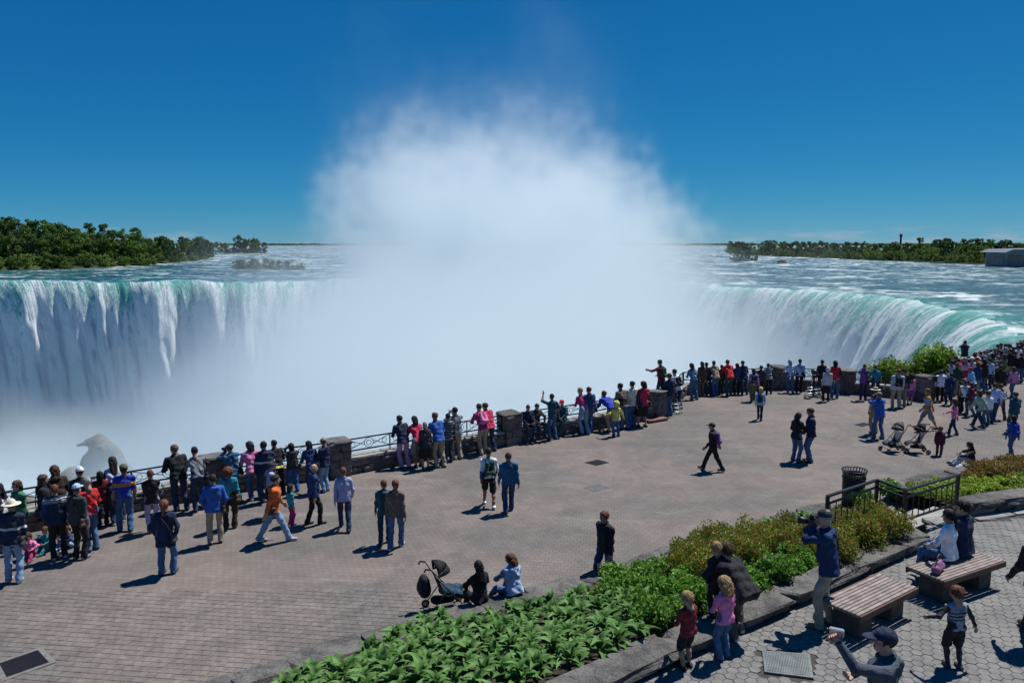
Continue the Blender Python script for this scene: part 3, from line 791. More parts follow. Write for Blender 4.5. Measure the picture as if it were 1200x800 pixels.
def hand_template(curl):
    """wrist at origin, fingers along -Z, palm facing -X side, thumb towards +Y"""
    s = SDF((-.09, -.07, -.22), (.06, .10, .05), 0.0075)
    s.cone((0, 0, .03), (0, 0, -.01), .025, .026, SKIN, 0, (0.8, 1, 1))
    for k, y in enumerate((-.030, -.010, .010, .030)):
        s.cone((0, y*0.5, -.01), (0, y, -.085), .018, .014, SKIN, .012, (0.9, 1, 1))
        L1, L2 = [(.034, .036), (.042, .045), (.046, .048), (.040, .042)][k]
        a1 = R(18+55*curl); a2 = R(28+95*curl)
        b = (-math.sin(a1)*L1, y*1.05, -.085-math.cos(a1)*L1); c = (b[0]-math.sin(a2)*L2, y*1.08, b[2]-math.cos(a2)*L2)
        s.cone((0, y, -.085), b, .0105, .0098, SKIN, .004); s.cone(b, c, .0098, .008, SKIN, .004)
    s.cone((0, .018, -.02), (-.018, .052, -.06), .016, .012, SKIN, .012)
    s.cone((-.018, .052, -.06), (-.030-.02*curl, .052, -.098), .0115, .009, SKIN, .004)
    return s.mesh()
HEAD_T = head_template(); HAND_T = {0: hand_template(0.15), 1: hand_template(0.75)}

def ik(a, t, l1, l2, pole):
    a = np.array(a, float); t = np.array(t, float); d = t-a; L = np.linalg.norm(d); L = max(L, 1e-4)
    m = (l1+l2)*0.998
    if L > m: t = a+d/L*m; d = t-a; L = m
    L = max(L, abs(l1-l2)+0.02); x = (l1*l1-l2*l2+L*L)/(2*L); hgt = math.sqrt(max(0, l1*l1-x*x))
    u = d/np.linalg.norm(d); p = np.array(pole, float); p = p-u*(p@u); n = np.linalg.norm(p)
    p = p/n if n > 1e-5 else np.array((0, 1, 0))
    return a+u*x+p*hgt, t

def rx(a): c, s = math.cos(a), math.sin(a); return np.array([[1, 0, 0], [0, c, -s], [0, s, c]])
def ry(a): c, s = math.cos(a), math.sin(a); return np.array([[c, 0, s], [0, 1, 0], [-s, 0, c]])
def rz_(a): c, s = math.cos(a), math.sin(a); return np.array([[c, -s, 0], [s, c, 0], [0, 0, 1]])

# facing +Y; L = -X. hands: target and elbow pole; feet: ankle targets
P0 = dict(pz=.93, py=0, lean=3, hl=(-.26, .04, .80), hr=(.26, .04, .80), el=(-.4, -1, 0), er=(.4, -1, 0), fl=(-.10, 0), fr=(.10, .02), yaw=0, pitch=0, curl=0, sit=0, roll=0)
POSES = {
 'stand': {}, 'stand2': dict(hl=(-.25, .0, .82), hr=(.24, .08, .84), fl=(-.13, .05), fr=(.09, -.06), yaw=12, roll=3),
 'pockets': dict(hl=(-.20, .05, .93), hr=(.20, .05, .93), el=(-1, -.8, 0), er=(1, -.8, 0), fl=(-.12, .0), fr=(.12, .05)),
 'crossed': dict(hl=(.12, .20, 1.20), hr=(-.12, .22, 1.16), el=(-.8, -.1, -.6), er=(.8, -.1, -.6), curl=1),
 'lean': dict(lean=31, pz=.915, py=-.14, hl=(-.14, .40, 1.10), hr=(.10, .42, 1.10), el=(-.5, -.5, -.6), er=(.5, -.5, -.6), fl=(-.11, -.16), fr=(.12, -.04), pitch=-8),
 'lean2': dict(lean=19, pz=.92, py=-.04, hl=(-.20, .30, 1.06), hr=(.14, .34, 1.08), el=(-.5, -.8, -.5), er=(.5, -.8, -.5), fl=(-.08, -.05), fr=(.14, -.12), yaw=20, roll=-3),
 'bend': dict(lean=58, pz=.90, py=-.22, hl=(-.14, .46, .98), hr=(.16, .46, .96), el=(-.4, -.3, -.8), er=(.4, -.3, -.8), fl=(-.10, -.20), fr=(.11, -.10), pitch=20),
 'camera': dict(lean=8, py=-.02, hl=(-.05, .21, 1.51), hr=(.06, .19, 1.51), el=(-.9, .1, -1), er=(.9, .1, -1), fl=(-.13, .08), fr=(.13, -.08), curl=1, pitch=0),
 'camera2': dict(lean=6, hl=(-.06, .33, 1.50), hr=(.07, .33, 1.50), el=(-.8, .1, -1), er=(.8, .1, -1), fl=(-.10, .02), fr=(.12, -.04), curl=1),
 'walk': dict(lean=5, pz=.905, hl=(-.26, .22, .90), hr=(.26, -.18, .84), fl=(-.08, -.34), fr=(.08, .32), el=(-.3, -1, 0), er=(.3, -1, 0)),
 'walk2': dict(lean=4, pz=.91, hl=(-.25, -.14, .84), hr=(.25, .20, .92), fl=(-.08, .26), fr=(.09, -.28), el=(-.3, -1, 0), er=(.3, -1, 0), yaw=-8),
 'step': dict(lean=4, pz=.922, hl=(-.25, .10, .84), hr=(.27, -.06, .82), fl=(-.10, -.16), fr=(.09, .15), yaw=6),
 'front': dict(hl=(-.10, .22, 1.02), hr=(.10, .22, 1.02), el=(-1, -.5, -.3), er=(1, -.5, -.3), curl=1, pitch=-14),
 'hip': dict(hl=(-.22, .08, 1.00), hr=(.26, .03, .82), el=(-1, -.6, 0), er=(.4, -1, 0), fl=(-.14, .0), fr=(.12, .06), yaw=-15),
 'hold': dict(lean=-3, hl=(.06, .24, 1.16), hr=(-.02, .22, 1.02), el=(-1, -.3, -.5), er=(1, -.3, -.5), curl=1, yaw=15),
 'wave': dict(lean=4, hl=(-.30, .22, 1.72), hr=(.28, .12, .98), el=(-1, -.1, -.4), er=(1, -1, 0), fl=(-.14, 0), fr=(.14, -.05)),
 'reach': dict(hl=(-.58, .20, 1.16), hr=(.26, -.06, .82), el=(-.2, -1, -.5), er=(.4, -1, 0), fl=(-.07, -.22), fr=(.09, .24), pz=.915),
 'point': dict(lean=8, hl=(-.22, .56, 1.28), hr=(.24, .30, 1.05), el=(-.6, -.2, -1), er=(1, -.5, -.3), fl=(-.10, 0), fr=(.14, -.10), pitch=-10, yaw=12),
 'sit': dict(sit=1, lean=8, pz=.50, hl=(-.16, .38, .62), hr=(.16, .38, .62), el=(-1, -.4, .2), er=(1, -.4, .2), fl=(-.12, .50), fr=(.13, .46), pitch=-12, curl=1),
 'sitx': dict(sit=1, lean=12, pz=.50, hl=(-.10, .40, .66), hr=(.12, .36, .64), el=(-1, -.4, .2), er=(1, -.4, .2), fl=(-.16, .66), fr=(.10, .56), yaw=28, pitch=-10, curl=1),
 'sitback': dict(sit=1, lean=4, pz=.50, hl=(-.20, .30, .62), hr=(.20, .30, .62), el=(-1, -.6, .2), er=(1, -.6, .2), fl=(-.10, .48), fr=(.12, .52), yaw=22, curl=1),
 'ground': dict(sit=2, lean=14, pz=.13, hl=(-.20, .44, .42), hr=(.18, .44, .40), el=(-1, -.4, .2), er=(1, -.4, .2), fl=(-.15, .62), fr=(.15, .66), pitch=-12, curl=1),
 'crouch': dict(lean=52, pz=.80, py=-.20, hl=(-.16, .42, .80), hr=(.16, .46, .78), el=(-1, .1, 0), er=(1, .1, 0), fl=(-.13, -.08), fr=(.14, .06), pitch=8),
 'video': dict(lean=0, hl=(-.30, .38, 1.66), hr=(.14, .26, 1.12), el=(-.9, .2, -1), er=(1, -.5, -.3), curl=1, yaw=18, pitch=0),
 'armsout': dict(lean=4, hl=(-.48, .18, 1.10), hr=(.46, .02, .86), el=(-.4, -1, -.1), er=(.6, -1, 0), fl=(-.10, .04), fr=(.10, -.06), yaw=10, pitch=-8),
 'baby': dict(lean=0, hl=(-.22, .14, 1.0), hr=(.22, .14, 1.0), fl=(-.09, .02), fr=(.10, 0)),
}
def make_body(pose, b):
    """b: dict(w girth, child, top in tee/jacket/coat, bot in long/shorts/skirt, h voxel)"""
    p = dict(P0); p.update(POSES[pose]); w = b.get('w', 1.0); ch = b.get('child', 0); fem = b.get('fem', 0)
    h = b.get('h', 0.019); rs = random.Random(hash((pose, w, ch)) % 999 if False else len(pose)*37+int(w*100)+ch*11)
    s = SDF((-.75, -.62, -.03), (.75, .95, 1.92), h)
    lean = R(p['lean']); Rt = rz_(0)@rx(-lean)@ry(R(p['roll']))
    pel = np.array((0, p['py'], p['pz']))
    T = lambda x, y, z: pel + Rt@np.array((x, y, z-.93))
    hipw = .092*(1.06 if fem else 1); shw = (.165 if fem else .182)
    pad = {'tee': 0.0, 'jacket': .014, 'coat': .018}[b.get('top', 'jacket')]
    # torso: two columns blended into one trunk
    cols = [(.068 if not fem else .076, 0, .95, .108*w), (.055, .005, 1.10, (.098 if not fem else .088)*w+pad), (.072, .008, 1.30, .104*w+pad), (.100, -.004, 1.385, .074+pad)]
    for g in (-1, 1):
        for (x0, y0, z0, r0), (x1, y1, z1, r1) in zip(cols, cols[1:]):
            s.cone(T(g*x0, y0, z0), T(g*x1, y1, z1), r0, r1, TOP if z0 > 1.0 else (BOT if p['sit'] == 0 else TOP), .05)
        s.cone(T(g*.085, -.004, 1.41), T(g*shw, -.004, 1.40), .056+pad, .055+pad*.8, TOP, .05)
    s.cone(T(0, -.01, 1.40), T(0, .0, 1.475), .075, .058, TOP, .04)
    s.cone(T(0, -.005, 1.46), T(0, .010, 1.55), .054, .054, SKIN, .012)
    if b.get('hd'):
        s.cone(T(-.07, -.085, 1.43), T(.07, -.085, 1.43), .045, .045, TOP, .02); s.cone(T(0, -.105, 1.43), T(0, -.115, 1.33), .055, .03, TOP, .03)
    if w > 1.08: s.ell(T(0, .06, 1.08), (.13*w, .10*w, .14), TOP, .05)
    hem = {'tee': .90, 'jacket': .84, 'coat': .70}[b.get('top', 'jacket')]
    if not p['sit'] or hem > .8:
        hz = max(hem, .87) if p['sit'] else hem
        zloc = ((s.P-pel)@Rt)[..., 2]+.93
        dd = None
        for g in (-1, 1):
            a_, b_ = T(g*.055, .004, 1.08), T(g*.070, 0, hz-.04); r1, r2 = (.10 if not fem else .092)*w+pad, .116*w+pad*1.5
            d1 = SDF._cone(s.P, a_, b_, r1, r2, None); dd = d1 if dd is None else np.minimum(dd, d1)-(np.maximum(.06-np.abs(dd-d1), 0)/.06)**2*.06*.25
            s.prims.append((TOP, 'c', a_, b_, r1, r2, None))
        dd = np.maximum(dd, hz-zloc).astype(np.float32); s.D = np.minimum(s.D, dd)
        s.hem = hz-.004
    # legs
    th, sh = .425, .425
    short = b.get('bot', 'long')
    J = {}
    for g, f in ((-1, p['fl']), (1, p['fr'])):
        hip = pel + np.array((g*hipw, 0, -.02))
        fz = .085; pole = (g*.15, 1, 0.2)
        if p['sit'] == 1: fz = .085
        yaw = g*R(9)
        kn, an = ik(hip, (f[0], f[1], fz), th, sh, pole if p['sit'] != 2 else (g*.25, .2, 1))
        lw = .9+.1*w
        if short == 'long':
            s.cone(hip, kn, .096*lw, .073*lw, BOT, .035); s.cone(kn, an+np.array((0, -.01, -.015)), .071*lw, .068*lw, CALF, .02)
        elif short == 'shorts':
            ke = hip+(kn-hip)*.93
            s.cone(hip, ke, .100*lw, .094*lw, BOT, .035); s.cone(hip+(kn-hip)*.8, kn, .058, .052, CALF, .0)
            mid = kn+(an-kn)*.35+np.array((0, -.012, 0)); s.cone(kn, mid, .052, .055, CALF, .02); s.cone(mid, an, .055, .037, CALF, .02)
        else:
            ke = hip+(kn-hip)*.95
            s.cone(hip, ke, .12*lw, .135*lw, BOT, .09); mid = kn+(an-kn)*.35; s.cone(kn, mid, .05, .052, CALF, .01); s.cone(mid, an, .052, .036, CALF, .02)
        toe = an+np.array((math.sin(yaw)*.15*g*1.0, math.cos(yaw)*.155, -.045)); heel = an+np.array((0, -.045, -.040))
        # a trailing foot lifts its heel
        if f[1] < -.2: toe[2] -= .0; heel[2] += .03
        s.cone(heel, toe, .043, .036, SHOE, .015, (1, 1, 1)); s.cone(an+np.array((0, 0, .0)), an+np.array((0, .03, -.03)), .045, .045, SHOE, .02)
        J['an%d' % g] = an; J['kn%d' % g] = kn
    # arms
    up, fo = .285, .25
    for g, t, pol in ((-1, p['hl'], p['el']), (1, p['hr'], p['er'])):
        sho = T(g*shw, -.004, 1.40)
        el, wr = ik(sho, t, up, fo, pol)
        a0 = .052+pad*.8; s.cone(sho, el, a0*(.92+.08*w), .044+pad*.7, UPR, .03)
        s.cone(el, wr, .044+pad*.7, (.033 if pad == 0 else .040), SLV, .02)
        J['wr%d' % g] = wr; J['wd%d' % g] = (wr-el)/np.linalg.norm(wr-el)
    # cloth creases
    X, Y, Z = s.P[..., 0], s.P[..., 1], s.P[..., 2]
    wr_ = 0
    for k in range(7):
        f = np.array([rs.gauss(0, 1) for _ in range(3)]); f = f/np.linalg.norm(f)*rs.uniform(22, 60); wr_ = wr_+np.sin(X*f[0]+Y*f[1]+Z*f[2]+rs.uniform(0, 6))
    s.D += (.0036*wr_).astype(np.float32)*(Z < 1.46)*(Z > .1)
    V, Q, lab = s.mesh()
    if hasattr(s, 'hem'):
        zc_ = ((V[Q].mean(1)-pel)@Rt)[:, 2]+.93; lab[(lab == TOP) & (zc_ < s.hem)] = BOT
    VS, QS, LS = [V], [Q], [lab]; n = len(V)
    # head
    hs = 1.0 if not ch else (1.28 if ch == 1 else 1.5)
    Hc = T(0, .012, 1.475)+np.array((0, .012, .155*(hs**.75)))
    Rh = rz_(R(p['yaw']))@rx(R(p['pitch'])-lean*.35)
    for (v, q, l), (Rm, c, sc, flip) in [(HEAD_T, (Rh, Hc, hs, 1))]:
        VS.append((v*sc)@Rm.T+c); QS.append(q+n); LS.append(l); n += len(v)
    J['head'] = (Rh, Hc, hs)
    for g in (-1, 1):
        v, q, l = HAND_T[1 if p['curl'] else 0]
        d = J['wd%d' % g]; zax = -d; fwd = np.array((0, 1.0, 0)) if abs(d[1]) < .8 else np.array((0, 0, 1.0))
        yax = fwd-zax*(fwd@zax); yax /= np.linalg.norm(yax); xax = np.cross(yax, zax)
        Rm = np.stack([xax, yax, zax], 1); vv = v.copy()
        if g < 0: vv[:, 0] *= -1; q = q[:, ::-1]
        VS.append((vv*(1.0 if not ch else 1.05))@Rm.T+J['wr%d' % g]); QS.append(q+n); LS.append(l); n += len(v)
    J['T'] = (Rt, pel)
    V = np.concatenate(VS); Q = np.concatenate(QS); lab = np.concatenate(LS)
    J['hgt'] = V[:, 2].max()
    return V, Q, lab, J

def attr_mat(name, attr, rough=0.85, cloth=True, sheen=0.0):
    m, N = mat(name); a = N.n('ShaderNodeAttribute', attribute_name=attr, attribute_type='OBJECT')
    co = N.n('ShaderNodeTexCoord').outputs['Object']
    k = N.ramp(N.noise(co, 5.0, 4), 0.25, 0.75, 0.75, 1.22)
    if attr in ('c_top', 'c_upr', 'c_slv'):
        pt_ = N.n('ShaderNodeSeparateXYZ', {0: N.n('ShaderNodeAttribute', attribute_name='pat', attribute_type='OBJECT').outputs['Vector']}); pc = N.n('ShaderNodeAttribute', attribute_name='c_pat', attribute_type='OBJECT').outputs['Color']
        z_ = N.n('ShaderNodeSeparateXYZ', {0: co}).outputs[2]
        msk = N.m('MULTIPLY', N.m('MULTIPLY', N.m('GREATER_THAN', z_, pt_.outputs[0]), N.m('LESS_THAN', z_, pt_.outputs[1])), N.m('GREATER_THAN', N.m('SINE', N.m('MULTIPLY', z_, pt_.outputs[2])), -0.15))
    if cloth: k = N.m('MULTIPLY', k, N.ramp(N.noise(co, 90.0, 2), 0.2, 0.8, 0.85, 1.15))
    base = N.mix(msk, a.outputs['Color'], pc) if attr in ('c_top', 'c_upr', 'c_slv') else a.outputs['Color']
    N.put(N.bsdf.inputs['Base Color'], N.n('ShaderNodeVectorMath', {0: base, 3: k}, operation='SCALE').outputs[0])
    N.bsdf.inputs['Roughness'].default_value = rough; N.bsdf.inputs['Specular IOR Level'].default_value = 0.3
    if attr == 'c_hair': k = N.m('MULTIPLY', k, N.ramp(N.noise(N.map(co, (1, 1, 0.15)), 120.0, 3, 0.7), 0.3, 0.7, 0.55, 1.6)); N.put(N.bsdf.inputs['Base Color'], N.n('ShaderNodeVectorMath', {0: a.outputs['Color'], 3: k}, operation='SCALE').outputs[0])
    if cloth:
        h = N.noise(N.map(co, (1, 1, 0.6)), 16.0, 4, 0.6, 0.6)
        N.put(N.bsdf.inputs['Normal'], N.n('ShaderNodeBump', {'Height': h, 'Strength': 0.8, 'Distance': 0.035}))
    return m
M_TOPW = None
PM = [attr_mat('skin', 'c_skin', 0.55, False), attr_mat('cloth_top', 'c_top'), attr_mat('cloth_sleeve', 'c_slv'), attr_mat('cloth_bottom', 'c_bot'), attr_mat('cloth_leg', 'c_calf'),
      attr_mat('shoe', 'c_shoe', 0.6), simple('eye_dark', (0.02, 0.015, 0.012), 0.3), simple('lip', (0.30, 0.11, 0.09), 0.5), attr_mat('cloth_upper_sleeve', 'c_upr'), simple('belt', (0.02, 0.015, 0.01), 0.6)]
M_HAIR = attr_mat('hair', 'c_hair', 0.6, True); M_CAP_ = attr_mat('headwear', 'c_cap', 0.85); M_BAG = attr_mat('bag_cloth', 'c_bag', 0.75)

def hair_mesh(kind):
    s = SDF((-.22, -.26, -.44), (.22, .24, .20), 0.011); X, Y, Z = s.P[..., 0], s.P[..., 1], s.P[..., 2]
    HR, CAPL = 0, 1
    def cut_face(d, zf=.045, yf=.035):     # keep away from the face
        face = np.maximum(np.maximum(yf-Y, Z-zf), -9); return np.maximum(d, -face) if False else np.where((Y > yf) & (Z < zf), np.maximum(d, .02), d)
    e = lambda c, r: SDF._ell(s.P, np.array(c), np.array(r), None)
    lob = .0022*np.sin(X*150+Z*40)+.003*np.sin(Y*60+X*25+Z*20)+.002*np.sin(X*60-Z*80+Y*30)
    short = cut_face(np.maximum(e((0, -.012, .040), (.089, .108, .103)), -(Z+.075+.25*Y)), .060, .030)+lob
    prims = []
    if kind == 'short': D = short
    elif kind == 'bald': D = np.maximum(cut_face(e((0, -.014, .030), (.084, .103, .092)), .06, .0), (Z-.045))+lob*.5
    elif kind in ('long', 'bob', 'pony', 'curly'):
        D = cut_face(np.maximum(e((0, -.014, .040), (.096, .114, .106)), -(Z+.11)), .062, .040)+lob
        if kind in ('long', 'bob'):
            zl = -.30 if kind == 'long' else -.13
            back = SDF._cone(s.P, np.array((-.035, -.055, -.02)), np.array((-.03, -.085, zl)), .068, .045, None)
            back = np.minimum(back, SDF._cone(s.P, np.array((.035, -.055, -.02)), np.array((.03, -.085, zl)), .068, .045, None))
            D = np.minimum(D, back+lob)
        if kind == 'pony': D = np.minimum(D, SDF._cone(s.P, np.array((0, -.10, .06)), np.array((0, -.135, -.22)), .034, .018, None)+lob)
        if kind == 'curly':
            D = np.minimum(D, cut_face(e((0, -.03, .01), (.128, .125, .138)), .07, .045)+.012*np.sin(X*85)*np.sin(Y*80)*np.sin(Z*90)+lob)
    elif kind in ('cap', 'capback', 'hat', 'beanie', 'hood'):
        dome = np.maximum(e((0, -.010, .048), (.093, .110, .098)), -(Z-.038))
        if kind == 'cap': dome = np.minimum(dome, np.maximum(e((0, .10, .046), (.075, .095, .016)), -(Y-.03)))
        if kind == 'hat': dome = np.minimum(np.maximum(e((0, -.010, .045), (.096, .112, .108)), -(Z-.03)), e((0, -.005, .034), (.185, .20, .016))+.004*np.sin(X*25))
        if kind == 'beanie': dome = np.maximum(e((0, -.012, .045), (.094, .112, .115)), -(Z-.005))
        if kind == 'hood': dome = cut_face(e((0, -.02, .02), (.115, .135, .145)), .10, .03)+lob
        D = dome
    s.D = D.astype(np.float32); V, Q = surface_net(s.D, s.lo, s.h)
    return np_mesh('hair_'+kind if kind not in ('cap', 'hat', 'beanie', 'hood') else kind, V, Q, M_CAP_ if kind in ('cap', 'hat', 'beanie', 'hood') else M_HAIR)
def furry(kind):
    """hair cap with loose strands, for people seen close"""
    base = get_hair(kind); n = len(base.polygons); r = np.random.RandomState(n % 97)
    C = np.zeros(n*3); base.polygons.foreach_get('center', C); C = C.reshape(-1, 3); Nn = np.zeros(n*3); base.polygons.foreach_get('normal', Nn); Nn = Nn.reshape(-1, 3)
    V0 = np.zeros(len(base.vertices)*3); base.vertices.foreach_get('co', V0); V0 = V0.reshape(-1, 3); Q0 = np.array([tuple(p.vertices) for p in base.polygons])
    k = r.randint(0, n, 1500); c = C[k]; nn = Nn[k]; dn = np.tile([0, -.35, -1.0], (len(k), 1))+r.normal(size=(len(k), 3))*.45; dn -= nn*(dn*nn).sum(1)[:, None]*.7; dn /= np.linalg.norm(dn, axis=1)[:, None]
    L_ = r.uniform(.02, .045, len(k))[:, None]; sd_ = np.cross(nn, dn); sd_ /= np.linalg.norm(sd_, axis=1)[:, None]+1e-6; w = .0035
    a = c-sd_*w; b = c+sd_*w; e = c+dn*L_+nn*r.uniform(.001, .009, len(k))[:, None]; V = np.stack([a, b, e+sd_*w*.4, e-sd_*w*.4], 1).reshape(-1, 3)
    return np_mesh('hair', np.concatenate([V0, V]), np.concatenate([Q0, np.arange(len(V)).reshape(-1, 4)+len(V0)]), M_HAIR)
HAIR = {}
FUR = {}
def get_hair(k):
    if k not in HAIR: HAIR[k] = hair_mesh(k)
    return HAIR[k]
def pack_mesh():
    s = SDF((-.22, -.26, -.30), (.22, .16, .26), 0.018)
    s.cone((-.075, -.075, -.16), (-.075, -.06, .12), .075, .06, 0, 0); s.cone((.075, -.075, -.16), (.075, -.06, .12), .075, .06, 0, .03)
    s.cone((-.06, -.14, -.14), (.06, -.14, -.14), .055, .055, 0, .03)
    V, Q, l = s.mesh(); me = np_mesh('backpack', V, Q, M_BAG); return me
PACK = pack_mesh()
def strap_mesh(g=1):
    q = MB(); q.tube([(g*.10, -.13, .12), (g*.115, -.02, .205), (g*.115, .10, .15), (g*.12, .135, .0), (g*.15, .02, -.16), (g*.11, -.13, -.14)], .018, 5); return q.mesh('strap', M_BAG, True)
STRAP = {g: strap_mesh(g) for g in (-1, 1)}
q = MB(); q.tube([(.068*math.cos(a*math.pi/8), .072*math.sin(a*math.pi/8)-.004, .012-.018*math.sin(a*math.pi/8)) for a in range(16)], .021, 6, True); COLLAR = q.mesh('collar', M_BAG, True)
def sbag_mesh():
    s = SDF((-.12, -.2, -.2), (.14, .2, .2), .016); s.cone((0, -.07, -.05), (0, .07, -.05), .055, .055, 0, 0); s.cone((0, -.06, .06), (0, .06, .06), .045, .045, 0, .06); V, Q, l = s.mesh(); return np_mesh('shoulder_bag', V, Q, M_BAG)
SBAG = sbag_mesh()
q = MB(); q.tube([(0, -.07, .08), (-.10, -.09, .30), (-.26, -.07, .52), (-.34, .05, .575), (-.30, .18, .48), (-.12, .20, .25), (-.01, .12, .08)], .012, 5); SSTRAP = q.mesh('strap', M_BAG, True)
M_BLKP = simple('black_plastic', (0.012, 0.012, 0.014), 0.4, var=0.1); M_GLASS = simple('lens_glass', (0.01, 0.012, 0.02), 0.05, var=0.0, spec=0.8); M_SILV = simple('silver_plastic', (0.42, 0.42, 0.45), 0.3, metal=0.5, var=0.1)

PAL = dict(black=(.010, .010, .012), char=(.030, .031, .034), navy=(.010, .016, .045), dkblue=(.014, .035, .10), blue=(.022, .085, .30), royal=(.016, .030, .30), sky=(.20, .36, .55), ltblue=(.30, .42, .58),
           denim=(.045, .10, .20), ltdenim=(.16, .25, .36), dkdenim=(.016, .030, .065), gray=(.16, .165, .175), ltgray=(.38, .39, .41), white=(.68, .69, .70), cream=(.52, .48, .38), khaki=(.27, .23, .165), tan=(.26, .20, .13),
           taupe=(.115, .085, .065), brown=(.060, .034, .022), dkbrown=(.026, .016, .012), red=(.46, .018, .022), dkred=(.14, .012, .018), maroon=(.085, .010, .024), crimson=(.42, .02, .06), magenta=(.34, .025, .12), pink=(.55, .16, .30), hotpink=(.60, .12, .26),
           lilac=(.34, .22, .36), purple=(.12, .045, .20), lav=(.28, .28, .42), orange=(.50, .105, .020), gold=(.42, .20, .025), yellow=(.50, .46, .10), green=(.030, .13, .075), dkgreen=(.012, .050, .030), olive=(.10, .10, .045), teal=(.020, .22, .26),
           dkteal=(.012, .060, .085), pgreen=(.33, .38, .27), tealblue=(.015, .08, .15), skin=(.42, .25, .175), hblack=(.010, .008, .007), hdk=(.022, .014, .010), hbr=(.060, .030, .016), hred=(.14, .05, .022), hblond=(.34, .22, .10), hgray=(.28, .27, .26))
PAL = {k: (v if k[0] == 'h' or k == 'skin' else tuple(c*1.3+.006 for c in v)) for k, v in PAL.items()}
BODY = {}
def body_of(pose, b):
    key = (pose,)+tuple(sorted(b.items()))
    if key not in BODY:
        V, Q, lab, J = make_body(pose, b); me = np_mesh('body', V, Q, PM, lab); BODY[key] = (me, J)
    return BODY[key]
def setc(o, **k):
    for a, c in k.items():
        c = PAL[c] if isinstance(c, str) else c; o['c_'+a] = [c[0], c[1], c[2], 1.0]
def mat3(Rm, c, sc=1.0):
    M_ = Matrix([[*(Rm[i]*sc), c[i]] for i in range(3)]+[[0, 0, 0, 1]]); return M_
def child_obj(name, me, parent, M_):
    o = bpy.data.objects.new(name, me); col.objects.link(o); o.parent = parent; o.matrix_parent_inverse = Matrix.Identity(4); o.matrix_basis = M_; return o
SKINS = [(.42, .25, .175), (.46, .28, .20), (.36, .21, .14), (.30, .17, .11), (.44, .26, .185)]
